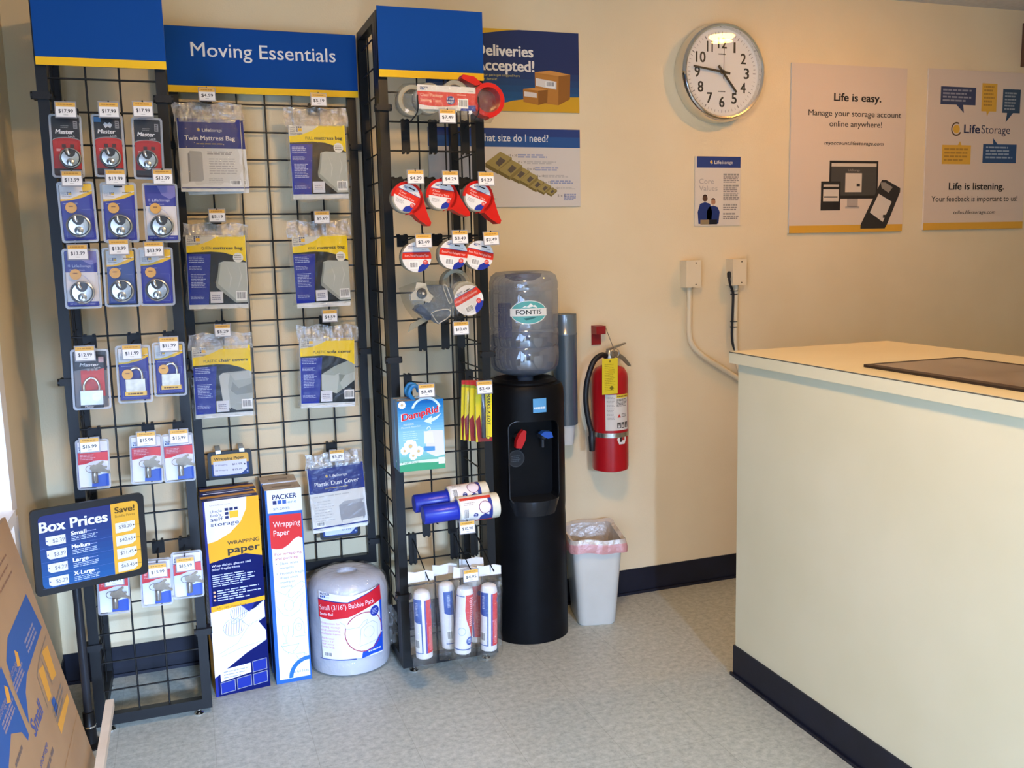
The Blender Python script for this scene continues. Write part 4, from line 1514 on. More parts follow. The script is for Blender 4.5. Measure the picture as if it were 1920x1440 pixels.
KEYS = to_mesh(bm, 'key_bunch', noisy('nickel_keys', '#6e6252', '#8a7d69', 40, 0.35, metal=0.7))


def pack(name, label, x, z, art, blister, rim, group, rot=0.0, y=YC, yaw=0.0):
    t = thing(name, label, 'padlock pack' if 'padlock' in name else 'lock pack', (x, y, z), (R(-1.5), R(-rot), R(yaw)), group)
    obj('backing_card', art, t)
    obj('clear_rim', rim, t)
    obj('blister', blister, t)
    return t


G1 = 'black and red disc padlock packs in the top row'
for i, (x, z, lab, rot, dx) in enumerate(((-0.290, 1.918, 'black and red disc padlock pack, leftmost in the top row of the left tower', -1.0, 0.008),
                                          (-0.175, 1.921, 'black and red disc padlock pack with blue corner, middle of the top row', -0.5, 0.003),
                                          (-0.066, 1.914, 'black and red disc padlock pack, rightmost in the top row of the left tower', -1.5, -0.002))):
    t = pack('padlock_pack', lab, x, z, A_MASTER[i], B_MASTER, R_MASTER, G1, rot, yaw=(3, 0, -2)[i])
    put_disc(t, DISC_S, dx, -0.036)

G2 = 'disc padlock packs with yellow keys'
LOCKS = [(-0.276, 1.726, 'self', 'blue disc padlock pack with yellow corner, leftmost of the second row', 1.0), (-0.160, 1.724, 'self', 'blue disc padlock pack with yellow corner, middle of the second row', -0.5), (-0.042, 1.722, 'life', 'white and violet disc padlock pack, rightmost of the second row', -0.5),
         (-0.281, 1.528, 'life', 'white and violet disc padlock pack, leftmost of the third row', -1.0), (-0.171, 1.529, 'dark', 'dark blue disc padlock pack with yellow corner, middle of the third row', -1.0), (-0.070, 1.528, 'self', 'blue disc padlock pack with yellow corner, rightmost of the third row', -1.0)]
for x, z, kind, lab, rot in LOCKS:
    art = {'self': A_SELF[0], 'dark': A_SELF[1], 'life': A_LIFE}[kind]
    t = pack('padlock_pack', lab, x, z, art, B_DISC, R_DISC, G2, rot)
    put_disc(t, DISC, 0.0, -0.041)
    k = obj('key', KEYCAP, t, (-0.0165, -0.004, 0.013))
    obj('key_mark', KEYMARK, k)

G3 = 'shackle padlock packs in the fourth row'
t = pack('padlock_pack', 'red and black pack with a silver laminated padlock, leftmost of the fourth row', -0.281, 1.221, A_LAM, B_LAM, R_LAM, G3, -1.5)
b = obj('padlock', LAMBODY, t, (0.002, -0.002, -0.050))
obj('padlock_bumper', LAMBASE, b)
obj('bumper_lettering', LAMTEXT, b, (0.0, -0.0267, -0.030))
obj('shackle', LAMSHACK, b)
obj('round_stamp', LAMDISC, b)
for x, z, lab, sc in ((-0.157, 1.229, 'blue pack with a silver and yellow padlock, middle of the fourth row', 1.0), (-0.053, 1.238, 'blue pack with a silver and yellow padlock, rightmost of the fourth row', 0.95)):
    t = pack('padlock_pack', lab, x, z, A_SELFLOCK, B_DISC, R_DISC, G3, -1.0)
    b = obj('padlock', BRBODY, t, (0.003, -0.002, -0.034))
    obj('padlock_foot', BRBASE, b)
    obj('foot_lettering', BRTEXT, b, (0, -0.0227, -0.0245))
    obj('shackle', BRSHACK, b)
    k = obj('key', KEYCAP, t, (-0.018, -0.019, 0.002))
    obj('key_mark', KEYMARK, k)
    t.scale = (sc, 1, sc)

G4 = 'red and white cylinder lock packs'
for x, z, lab, rot in ((-0.296, 0.956, 'red and white cylinder lock pack, leftmost of the upper key row', -1.5), (-0.142, 0.957, 'red and white cylinder lock pack, middle of the upper key row', -2.0), (-0.046, 0.953, 'red and white cylinder lock pack, rightmost of the upper key row', -0.3),
                       (-0.270, 0.545, 'red and white cylinder lock pack half hidden behind the box price sign', -2.0), (-0.142, 0.552, 'red and white cylinder lock pack, middle of the lowest row of the left tower', -1.5), (-0.046, 0.564, 'red and white cylinder lock pack, rightmost of the lowest row of the left tower', -0.6)):
    t = pack('lock_cylinder_pack', lab, x, z, A_CYL, B_CYL, R_CYL, G4, rot)
    obj('lock_cylinder', CYL, t, (0.0, 0, 0.006))
    obj('key_bunch', KEYS, t, (0.004, -0.001, 0.0))

TAGS = [('17.99', 2.04, [(-0.281, 2.018), (-0.165, 2.021), (-0.071, 2.025)], 'top row'),
        ('13.99', 1.84, [(-0.281, 1.822), (-0.162, 1.826), (-0.030, 1.828)], 'second row'),
        ('13.99', 1.64, [(-0.283, 1.608), (-0.169, 1.620), (-0.071, 1.612)], 'third row'),
        ('1?', 1.34, [(-0.288, 1.305), (-0.157, 1.302), (-0.049, 1.320)], 'fourth row'),
        ('15.99', 1.04, [(-0.298, 1.024), (-0.136, 1.029), (-0.040, 1.028)], 'upper key row'),
        ('15.99', 0.64, [(-0.262, 0.594), (-0.134, 0.602), (-0.050, 0.611)], 'lowest row')]
for pr, row, pts, nm in TAGS:
    for i, (x, z) in enumerate(pts):
        p = pr if pr != '1?' else ('12.99', '11.99', '11.99')[i]
        hook(x, row, YL, x, z, YT, '$' + p, 'hook with $%s price label, %s in the %s of the left tower' % (p, ('left', 'middle', 'right')[i], nm), long=False, group='price hooks on the left tower')

# ------------------------------------------------------------------ bagged covers on the middle panel
YB, YBT = 3.535, 3.500


def bag_mesh(w, h, hh, seed, thick=0.010):
    """clear bag: a wrinkled flat pouch; the header above the contents is gathered round the hook"""
    rn = random.Random(seed)
    nx, nz = 22, 26
    ph = [rn.random() * 6.28 for _ in range(8)]
    bm = bmesh.new()

    def pt(i, k, side):
        u, v = i / nx, k / nz
        x = (u - 0.5) * w
        z = (v - 0.5) * h
        edge = min(u, 1 - u, v, 1 - v)
        body = 1 if v < 1 - hh / h else max(0.0, 1 - (v - (1 - hh / h)) * h / hh * 1.4)
        y = thick / 2 * min(1, edge * 9) * (0.25 + 0.75 * body)
        dx, dz = x, z - h / 2 + 0.012
        an = math.atan2(dx, -dz + 1e-4)
        rr = math.hypot(dx, dz)
        g = math.exp(-(rr / (hh * 1.3)) ** 2)
        wv = 0.0035 * g * math.sin(an * 13 + ph[0]) + 0.0016 * (1 - 0.75 * body) * math.sin(u * 37 + ph[1] + v * 9)
        wv += 0.0009 * math.sin(v * 41 + ph[2] + 3 * math.sin(u * 7 + ph[3]))
        ex = 0.0035 * math.sin(v * 19 + ph[4] + (2 if u < .5 else 0)) * (1 if edge == min(u, 1 - u) and (u < .06 or u > .94) else 0)
        ez = 0.004 * math.sin(u * 15 + ph[5]) * (1 if v > .97 or v < .03 else 0)
        return (x + ex, (-y if side == 0 else y) + wv, z + ez)
    G = [[[bm.verts.new(pt(i, k, s)) for i in range(nx + 1)] for k in range(nz + 1)] for s in (0, 1)]
    kh = int(nz * (1 - hh / h))
    for s in (0, 1):
        for k in range(nz):
            for i in range(nx):
                q = (G[s][k][i], G[s][k][i + 1], G[s][k + 1][i + 1], G[s][k + 1][i])
                f = bm.faces.new(q if s == 0 else q[::-1])
                f.material_index = 1 if k >= kh else 0
    for k in range(nz):
        for i, fl in ((0, 0), (nx, 1)):
            q = (G[1][k][i], G[0][k][i], G[0][k + 1][i], G[1][k + 1][i])
            bm.faces.new(q if not fl else q[::-1]).material_index = 1 if k >= kh else 0
    return to_mesh(bm, 'clear_bag', BAGFILM, BAGTOP, smooth=True)


FOLD = noisy('folded_plastic', '#d9dad6', '#e8e8e4', 30, 0.35, 0.4, 60)


def fold_mesh(w, h, seed):
    rn = random.Random(seed)
    bm = bmesh.new()
    for k in range(3):
        d = 0.003
        bx(bm, -w / 2 + rn.uniform(0, .006), w / 2 - rn.uniform(0, .006), 0.0002 + k * d, 0.0002 + (k + 1) * d * 0.95, -h / 2 + rn.uniform(0, .008), h / 2 - rn.uniform(0, .008))
    return to_mesh(bm, 'folded_cover', FOLD, bevel=0.001)


def art_cover(small, big, pic):
    w, h = 0.203, 0.248
    P = Print(w, h, 0.35)
    low = .73 if pic == 'mattress' else .70
    P.rect(0, 0, 1, 1, '#0c0c0d', 1)
    P.poly([(0, 0), (.33, 0), (.40, low), (0, low)], '#10259a', 2)
    P.poly([(0, 1), (0, low + .02), (.4, low + .035), (.62, low + .02), (.82, low - .03), (1, low - .115), (1, 1)], '#fbd800', 3)
    P.poly([(0, 1), (0, .845), (.1, .85), (.27, .88), (.42, .93), (.52, .985), (.54, 1)], '#d9d5c6', 4)
    storage_logo(P, .02, .868, .21, .115, '#5a5a6a', 5)
    y = .795 if pic == 'mattress' else .765
    tw = {'mattress': (.20, .50), 'chair': (.25, .50), 'sofa': (.23, .45)}[pic]
    right = .945
    P.text(big, right - tw[1], y, .048, '#2a2518', w=tw[1], bold=.035, L=5)
    P.text(small, right - tw[1] - .03 - len(small) * .033, y, .042, '#3a3220', w=len(small) * .033, bold=0, L=5)
    for a, b, n in ((.60, .70, 4), (.50, .555, 3), (.24, .45, 9), (.08, .13, 3)):
        P.greek(.03 if n < 9 else .05, a, .30, b, n, '#aab4e4', 3, .45, seed=n + len(big))
    if pic == 'mattress':
        P.poly([(.53, .60), (.62, .625), (1, .605), (1, .02), (.79, .02), (.47, .25), (.465, .32), (.505, .45)], '#b9beb4', 2)
        P.poly([(.53, .60), (.56, .59), (.535, .45), (.50, .30), (.47, .25), (.465, .32), (.505, .45)], '#8f968e', 5)
        P.poly([(.50, .30), (.80, .06), (.79, .02), (.47, .25)], '#9aa098', 5)
        P.poly([(.66, .58), (.72, .40), (.69, .22), (.74, .38)], '#cdd1c8', 5)
        P.poly([(.86, .59), (.9, .42), (.83, .2), (.92, .4)], '#cbcfc6', 5)
        P.disc(.865, .675, .088, '#ece9de', 5)
        P.greek(.80, .64, .93, .715, 3, '#8a867a', 6, .5)
    elif pic == 'chair':
        P.poly([(.43, .56), (.50, .60), (.95, .62), (1, .60), (1, .03), (.70, .03), (.55, .10), (.47, .20)], '#a9aea8', 2)
        P.poly([(.43, .56), (.50, .60), (.62, .58), (.58, .40), (.60, .05), (.55, .10), (.47, .20)], '#c4c8c2', 5)
        P.poly([(.66, .46), (.76, .36), (1, .42), (1, .28), (.72, .26), (.62, .33)], '#8d938d', 5)
        P.poly([(.62, .58), (.70, .48), (1, .50), (1, .60), (.95, .62)], '#b9bdb7', 5)
    else:
        P.poly([(.38, .44), (.62, .56), (.93, .66), (1, .64), (1, .34), (.66, .14), (.38, .20)], '#a3aca0', 2)
        P.poly([(.38, .44), (.62, .42), (.72, .46), (.66, .14), (.38, .20)], '#c0c7bc', 5)
        P.poly([(.72, .30), (.82, .42), (1, .47), (1, .34), (.78, .20)], '#b7beb3', 5)
        P.poly([(.72, .30), (.82, .42), (.70, .44)], '#848d82', 6)
    P.rect(.36, .02, .575, .185, '#e2e2e8', 6)
    P.greek(.39, .06, .545, .14, 3, '#8c8ca0', 7, .5)
    P.barcode(.80, .05, .985, .19, 6, len(big))
    return P.mesh('label_card', 0.0006, col('#d9d5c6', 0.5))


def art_life_cover(words, dust):
    w, h = 0.212, 0.242
    P = Print(w, h, 0.35)
    P.rect(0, 0, 1, 1, '#dddbd6', 1)
    P.rect(0, .575, 1, 1, '#1a2a78', 2)
    ring_logo(P, .33, .84, .028, '#c8c0a4', '#d9b65a', 4)
    P.text('Life', .385, .815, .045, '#d9d9dc', w=.12, bold=.03)
    P.text('Storage', .51, .815, .045, '#d9d9dc', w=.19)
    P.text(words, .10, .69, .07, '#dedee2', w=.80, bold=.014)
    P.greek(.28, .625, .72, .655, 1, '#a08a5a', 3, .5)
    if dust:
        P.poly([(.50, .34), (.92, .345), (.97, .32), (.97, .12), (.93, .05), (.92, .10), (.54, .09), (.53, .05), (.51, .10)], '#9a9a9e', 2)
        P.poly([(.50, .34), (.92, .345), (.97, .40), (.60, .395)], '#adadb0', 3)
        P.greek(.06, .10, .42, .46, 8, '#c2c0be', 3, .3, 3)
        P.barcode(.06, .03, .22, .11, 3)
        P.greek(.06, .50, .75, .54, 1, '#b8b6b4', 3, .4)
        P.rect(0, 0, 1, .02, '#273476', 3)
    else:
        P.poly([(.12, .10), (.13, .50), (.17, .54), (.34, .53), (.36, .50), (.36, .12), (.32, .10)], '#b2b1ae', 2)
        P.poly([(.12, .10), (.13, .50), (.16, .50), (.15, .10)], '#8f8e8c', 3)
        P.greek(.44, .48, .90, .54, 2, '#9a9896', 3, .45, 2)
        P.greek(.46, .20, .92, .44, 7, '#b4b2b0', 3, .35, 4)
        P.greek(.44, .08, .72, .15, 3, '#b4b2b0', 3, .35, 5)
        P.barcode(.78, .04, .96, .12, 3)
        P.rect(0, 0, 1, .012, '#273476', 3)
    return P.mesh('label_card', 0.0006, col('#dddbd6', 0.5))


def bag(name, label, x, z, w, h, art, ax, az, lw, lh, seed, rot, group, y=YB, fold=True):
    t = thing(name, label, 'bag pack', (x, y, z), (R(-1), R(-rot), 0), group)
    obj('clear_bag', bag_mesh(w, h, max(0.03, h / 2 - az - lh / 2 + 0.002), seed), t)
    if fold:
        obj('folded_cover', fold_mesh(lw + 0.008, lh + 0.012, seed), t, (ax, 0.0, az - 0.012))
    obj('label_card', art, t, (ax, -0.0022, az))
    return t


GB_ = 'bagged plastic covers on the middle grid panel'
TWA, DUA = art_life_cover('Twin Mattress Bag', False), art_life_cover('Plastic Dust Cover', True)
bag('mattress_bag_pack', 'bagged twin mattress cover with navy and white label, front one of two', 0.128, 1.976, 0.228, 0.297, TWA, 0.004, -0.028, 0.21, 0.24, 1, 0.0, GB_)
bag('mattress_bag_pack', 'bagged twin mattress cover peeking out on the right behind its front twin', 0.143, 1.974, 0.228, 0.290, TWA, 0.004, -0.028, 0.21, 0.24, 2, 2.0, GB_, YB + 0.022)
bag('mattress_bag_pack', 'bagged full mattress cover with yellow and blue label, top right of the middle panel', 0.511, 1.947, 0.228, 0.337, art_cover('FULL', 'mattress bag', 'mattress'), 0.0, -0.017, 0.2, 0.25, 3, 0.8, GB_)
bag('mattress_bag_pack', 'bagged queen mattress cover with yellow and blue label, below the twin one', 0.129, 1.549, 0.226, 0.309, art_cover('QUEEN', 'mattress bag', 'mattress'), -0.002, -0.011, 0.2, 0.25, 4, -1.0, GB_)
bag('mattress_bag_pack', 'bagged king mattress cover with yellow and blue label, below the full one', 0.500, 1.555, 0.232, 0.310, art_cover('KING', 'mattress bag', 'mattress'), 0.0, -0.024, 0.2, 0.25, 5, 1.0, GB_)
bag('furniture_cover_pack', 'bagged plastic chair covers with yellow and blue label, lower left of the middle panel', 0.121, 1.154, 0.226, 0.310, art_cover('PLASTIC', 'chair covers', 'chair'), 0.0, -0.016, 0.2, 0.25, 6, -0.4, GB_)
bag('furniture_cover_pack', 'bagged plastic sofa cover with yellow and blue label, right of the chair covers', 0.506, 1.165, 0.228, 0.308, art_cover('PLASTIC', 'sofa cover', 'sofa'), -0.002, -0.018, 0.2, 0.25, 7, -2.0, GB_)
bag('dust_cover_pack', 'bagged plastic dust cover with navy and white label, lowest bag', 0.514, 0.680, 0.222, 0.300, DUA, 0.001, -0.022, 0.21, 0.24, 8, 2.4, GB_, YB - 0.01)

for x, row, tz, p, lab in ((0.131, 2.14, 2.145, '4.59', 'above the twin mattress bag'), (0.515, 2.14, 2.139, '5.19', 'above the full mattress bag'), (0.137, 1.74, 1.730, '5.19', 'above the queen mattress bag'),
                           (0.505, 1.74, 1.720, '5.69', 'above the king mattress bag'), (0.129, 1.34, 1.322, '5.29', 'above the chair covers'), (0.515, 1.34, 1.357, '4.59', 'above the sofa cover'), (0.515, 0.84, 0.824, '5.29', 'above the dust cover')):
    hook(x, row, YM, x, tz, YBT - 0.012, '$' + p, 'black hook with a $%s price label %s' % (p, lab), long=False, group='price hooks on the middle panel')


# small black framed price signs clipped to the grid
def small_sign(x, z, label, name, lines, rot):
    t = thing('price_sign', label, 'sign', (x, 3.545, z), (0, R(-rot), 0), 'small framed price signs on the middle panel')
    bm = bmesh.new()
    prism(bm, rrect(-0.079, 0.079, -0.052, 0.052, 0.010, 4), 0.0, 0.012)
    obj('frame', to_mesh(bm, 'frame', col('#17181a', 0.4), bevel=0.002, smooth=True), t)
    P = Print(0.134, 0.082, 0.4)
    P.poly([(p[0] + .5, p[1] + .5) for p in rrect(-.5, .5, -.5, .5, .06, 3)], '#2c4684', 1)
    P.poly([(p[0], p[1]) for p in [(0, .58), (.06, .58), (.06, .66), (.94, .66), (.94, .58), (1, .58), (1, .93), (.96, 1), (.04, 1), (0, .93)]], '#e0b04c', 2)
    P.poly([(.05, .08), (.09, .05), (.78, .05), (.94, .27), (.94, .70), (.05, .70)], '#dcdff0', 3)
    P.text(name, .08, .745, .13, '#3a2e16', w=.80, bold=.03)
    for i, (a, b) in enumerate(lines):
        P.text(a, .09, .50 - i * .25, .065, '#5a5c74', w=.33)
        P.text(b, .55, .47 - i * .25, .085, '#3c3e54', w=.26, bold=.01)
    P.disc(.885, .48, .022, '#3c3e54', 4)
    ring_logo(P, .95, .14, .025, '#c9d4e8', '#c9d4e8', 4)
    obj('price_sheet', P.mesh('price_sheet'), t)
    bm = bmesh.new()
    for cx in (-0.04, 0.045):
        bx(bm, cx - 0.009, cx + 0.009, -0.002, 0.10, 0.046, 0.058)
    obj('clear_clip', to_mesh(bm, 'clear_clip', film('clear_clip', '#b9bcc0', 0.5, 0.1, 0.5)), t)


small_sign(0.126, 0.815, 'small black framed wrapping paper price sign above the paper boxes', 'Wrapping Paper', [('50 Wrapping', '$11.99'), ('100 Wrapping', '$13.49')], 0.5)
small_sign(0.521, 0.533, 'small black framed price sign mostly hidden below the dust cover', '', [('', ''), ('', '$12.99')], 0.5)

# ------------------------------------------------------------------ tapes on the right tower
YRT, YRC = 3.055, 3.085
TAPE = noisy('clear_tape_roll', '#a5a08c', '#b7b29e', 40, 0.25)
TAPEC = noisy('cardboard_core', '#a08a66', '#b09a74', 40, 0.7)
REDPL = noisy('red_tape_plastic', '#c4150c', '#d01c10', 12, 0.3)


def roll_mesh(r, d, n=40):
    """tape roll with its axis towards the viewer, front at y = 0"""
    bm = bmesh.new()
    lathe(bm, [(r * 0.74, 0.0), (r * 0.985, 0.0), (r, -0.001), (r, -d + 0.001), (r * 0.985, -d), (r * 0.74, -d), (r * 0.74, 0.0)], n, 'y', cap=False)
    a = to_mesh(bm, 'tape_roll', TAPE, smooth=True)
    bm = bmesh.new()
    lathe(bm, [(r * 0.70, 0.0005), (r * 0.74, 0.0005), (r * 0.74, -d - 0.0005), (r * 0.70, -d - 0.0005), (r * 0.70, 0.0005)], n, 'y', cap=False)
    return a, to_mesh(bm, 'cardboard_core', TAPEC, smooth=True)


def disc_art(P, name_lines, top=.70, mid=.42, barcode=True):
    """round label: white cap, red band, white foot with a blue corner"""
    def chord(v0, v1, c, L, n=14):
        pts = []
        a0, a1 = math.asin(max(-1, min(1, (v0 - .5) * 2))), math.asin(max(-1, min(1, (v1 - .5) * 2)))
        for k in range(n + 1):
            a = a0 + (a1 - a0) * k / n
            pts.append((.5 + .5 * math.cos(a), .5 + .5 * math.sin(a)))
        for k in range(n, -1, -1):
            a = a0 + (a1 - a0) * k / n
            pts.append((.5 - .5 * math.cos(a), .5 + .5 * math.sin(a)))
        P.poly(pts, c, L)
    P.disc(.5, .5, .5, '#e6e4e0', 1, 44)
    chord(mid, top, '#d8301c', 2)
    chord(top, top + .02, '#3a3f86', 3)
    P.poly([(.93, .25)] + [(.5 + .5 * math.cos(R(a)), .5 + .5 * math.sin(R(a))) for a in range(-30, -91, -8)] + [(.52, .03), (.56, .18), (.70, .29), (.86, .30)], '#26379a', 3)
    P.disc(.79, .33, .085, '#d8504a', 4)
    P.greek(.74, .29, .84, .37, 2, '#efc0b8', 5, .5)
    packer_logo(P, .22, .80, .22, .085, 3)
    P.greek(.68, .74, .82, .77, 1, '#8a8a90', 3)
    n = len(name_lines)
    for i, s in enumerate(name_lines):
        P.text(s, .09 if n == 1 else (.14 if i == 0 else .16), mid + (top - mid) * (.36 if n == 1 else (.58 - .42 * i)), (top - mid) * (.34 if n == 1 else .27), '#f3d6d0', w=.82 if n == 1 else (.28 if len(s) < 7 else .62), L=4)
    if barcode:
        P.barcode(.24, .12, .54, .36, 3, len(name_lines[0]))
    else:
        P.greek(.14, .22, .50, .36, 4, '#a09c98', 3, .4)
        P.rect(.42, .855, .66, .90, '#2a2a2e', 3)
    if barcode:
        P.rect(.50, .80, .70, .84, '#2c2c30', 3)


ROLL = roll_mesh(0.050, 0.050)
P = Print(0.091, 0.091, 0.35)
disc_art(P, ['Clear', 'Packaging Tape'], .70, .44, False)
T_LABEL = P.mesh('round_label')
P = Print(0.101, 0.101, 0.35)
disc_art(P, ['Extra-Thick Packaging Tape'], .66, .44)
S_LABEL = P.mesh('round_label')
bm = bmesh.new()
r1, r2 = 0.0455, 0.0545
N = 40
o0 = [bm.verts.new((r2 * math.cos(2 * PI * k / N), -0.004, r2 * math.sin(2 * PI * k / N))) for k in range(N)]
i0 = [bm.verts.new((r1 * math.cos(2 * PI * k / N), -0.004, r1 * math.sin(2 * PI * k / N))) for k in range(N)]
o1 = [bm.verts.new((r2 * math.cos(2 * PI * k / N), 0.004, r2 * math.sin(2 * PI * k / N))) for k in range(N)]
i1 = [bm.verts.new((r1 * math.cos(2 * PI * k / N), 0.004, r1 * math.sin(2 * PI * k / N))) for k in range(N)]
for k in range(N):
    j = (k + 1) % N
    if 200 < 360 * (k + 0.5) / N < 312:      # the ring is open at the lower left
        continue
    bm.faces.new((o0[k], o0[j], i0[j], i0[k]))
    bm.faces.new((o1[k], i1[k], i1[j], o1[j]))
    bm.faces.new((o0[k], o1[k], o1[j], o0[j]))
    bm.faces.new((i0[k], i0[j], i1[j], i1[k]))
RING = to_mesh(bm, 'dispenser_ring', REDPL, bevel=0.0)
bm = bmesh.new()
# cutting horn: two cheeks and a bridge with a toothed edge, pointing along +x
cheek = [(0.030, 0.046), (0.058, 0.026), (0.088, 0.008), (0.116, -0.004), (0.112, -0.020), (0.080, -0.026), (0.052, -0.024), (0.040, -0.038)]
prism(bm, cheek, -0.004, 0.001)
prism(bm, [(p[0] * 0.97, p[1]) for p in cheek], 0.045, 0.050)
prism(bm, [(0.050, -0.026), (0.112, -0.021), (0.116, -0.004), (0.110, -0.004), (0.106, -0.016), (0.052, -0.020)], 0.0, 0.048)
for k in range(8):
    y = 0.001 + k * 0.006
    prism(bm, [(0.112, -0.006), (0.1165, -0.0045), (0.121, -0.013), (0.113, -0.020)], y, y + 0.003)
HORN = to_mesh(bm, 'cutting_horn', REDPL)

for x, z, rot, horn, lab in ((0.731, 1.764, -26, -18, 'red ringed tape dispenser, leftmost of three on the right tower'), (0.851, 1.773, -9, -20, 'red ringed tape dispenser, middle of three on the right tower'), (0.980, 1.767, -22, -21, 'red ringed tape dispenser, rightmost of three on the right tower')):
    t = thing('tape_dispenser', lab, 'tape dispenser', (x, YRC, z), (0, R(-rot), 0), 'tape dispensers with red rings')
    obj('tape_roll', ROLL[0], t)
    obj('cardboard_core', ROLL[1], t)
    obj('round_label', T_LABEL, t, (0, -0.002, 0))
    obj('dispenser_ring', RING, t)
    obj('cutting_horn', HORN, t, None, (0, R(-horn), 0))

for x, z, rot, lab in ((0.757, 1.567, 0, 'round tape roll with red band, leftmost below the red dispensers'), (0.886, 1.573, -9, 'round tape roll with red band, middle below the red dispensers'), (0.984, 1.568, -14, 'round tape roll with red band, rightmost below the red dispensers')):
    t = thing('tape_roll_pack', lab, 'tape roll', (x, YRC + (0.012 if x > .95 else 0), z), (0, R(-rot), 0), 'tape rolls with round labels')
    obj('tape_roll', ROLL[0], t)
    obj('cardboard_core', ROLL[1], t)
    obj('round_label', S_LABEL, t, (0, -0.0012, 0))

# tape gun in a clear bag
K = 0.00032


def gp(pts):
    return [((x - 840) * K, (820 - y) * K * 0.95) for x, y in pts]


t = thing('tape_gun', 'grey pistol tape gun bagged with a round label, below the tape rolls', 'tape gun', (0.859, YRC, 1.433))
GREY = noisy('grey_gun_plastic', '#4a525a', '#565e66', 10, 0.3)
bm = bmesh.new()
prism(bm, gp([(600, 690), (770, 690), (900, 740), (930, 900), (860, 970), (870, 1020), (830, 1090), (735, 1135), (690, 1120), (560, 1000), (470, 950), (480, 910), (600, 900), (680, 820)]), 0.0, 0.004)
bx(bm, (640 - 840) * K, (880 - 840) * K, 0.004, 0.045, (820 - 930) * K, (820 - 900) * K)
obj('frame_plate', to_mesh(bm, 'frame_plate', GREY, bevel=0.0015), t)
bm = bmesh.new()
prism(bm, gp([(500, 655), (600, 670), (625, 760), (680, 820), (630, 890), (560, 855), (430, 850), (430, 790), (480, 740)]), -0.012, -0.002)
w_ = obj('tape_hub', to_mesh(bm, 'tape_hub', col('#b9b6a6', 0.3), bevel=0.003, smooth=True), t)
cx, cz = gp([(550, 780)])[0]
obj('hub_cap', lathe_mesh('hub_cap', [(0, 0.012), (0.017, 0.012), (0.018, 0.015), (0.016, 0.018), (0.0, 0.0185)], col('#23272d', 0.3), 24, 'y', (cx, 0, cz)), w_)
obj('hub_pin', lathe_mesh('hub_pin', [(0, 0.0186), (0.005, 0.0186), (0.004, 0.0206), (0, 0.021)], col('#c8c6be', 0.3), 16, 'y', (cx + 0.004, 0, cz)), w_)
EDGE = col('#c2c0b6', 0.35)
bm = bmesh.new()
tube(bm, [(p[0], -0.004, p[1]) for p in gp([(655, 1010), (700, 985), (790, 970), (840, 970), (868, 995), (868, 1035), (820, 1080), (735, 1125), (710, 1105), (680, 1060)])], 0.0018, 6, closed=True)
tube(bm, [(p[0], -0.004, p[1]) for p in gp([(795, 700), (815, 688), (832, 705), (885, 870), (885, 900), (865, 908), (850, 890), (800, 740)])], 0.0015, 6, closed=True)
obj('handle_rim', to_mesh(bm, 'handle_rim', EDGE, smooth=True), t)
bm = bmesh.new()
prism(bm, gp([(470, 960), (540, 900), (640, 1010), (650, 1075), (600, 1080)]), -0.010, 0.03)
obj('cutter_wing', to_mesh(bm, 'cutter_wing', col('#2c3a52', 0.25), bevel=0.002), t)
bm = bmesh.new()
prism(bm, gp([(600, 1040), (680, 1060), (600, 1100), (400, 1210), (430, 1120)]), 0.006, 0.009)
obj('tape_tongue', to_mesh(bm, 'tape_tongue', film('tongue_plastic', '#c2bfae', 0.5, 0.15, 0.6)), t)
gr = obj('tape_roll', ROLL[0], t, (gp([(1060, 830)])[0][0], 0.006, gp([(1060, 830)])[0][1]))
obj('cardboard_core', ROLL[1], gr)
gr = obj('tape_roll', ROLL[0], t, (gp([(1000, 690)])[0][0], 0.060, gp([(1000, 690)])[0][1]))
P = Print(0.106, 0.106, 0.35)
disc_art(P, ['Pistol Grip Dispenser'], .76, .52)
obj('round_label', P.mesh('round_label'), t, (gp([(1080, 880)])[0][0], -0.002, gp([(1080, 880)])[0][1]), (0, R(-27), 0))


def crumple(name, outline, y0, y1, seed, m, amp=0.004, n=3):
    """loose clear wrap: two wrinkled sheets joined round an outline"""
    rn = random.Random(seed)
    cx = sum(p[0] for p in outline) / len(outline)
    cz = sum(p[1] for p in outline) / len(outline)
    P2 = []
    N = len(outline)
    for i in range(N):
        a, b = outline[i], outline[(i + 1) % N]
        for k in range(n):
            f = k / n
            P2.append((a[0] + (b[0] - a[0]) * f + rn.uniform(-amp, amp), a[1] + (b[1] - a[1]) * f + rn.uniform(-amp, amp)))
    bm = bmesh.new()
    ym = (y0 + y1) / 2
    rings = []
    for s, y in ((0.35, y0), (0.72, y0 + 0.002), (0.94, y0 + (y1 - y0) * 0.25), (1.0, ym), (0.94, y1 - (y1 - y0) * 0.25), (0.7, y1)):
        rings.append([(cx + (p[0] - cx) * s, y + rn.uniform(-amp, amp) * 0.6, cz + (p[1] - cz) * s) for p in P2])
    loft(bm, rings)
    return to_mesh(bm, name, m, smooth=True)


WRAP = film('shrink_wrap', '#f6f5f2', 0.085, 0.1, 0.15, 1.0, 70)
obj('clear_bag', crumple('clear_bag', gp([(330, 720), (560, 650), (800, 640), (1120, 530), (1170, 640), (1240, 800), (1180, 1050), (900, 1110), (700, 1130), (500, 1090), (390, 950)]), -0.022, 0.075, 5, WRAP, 0.003), t)

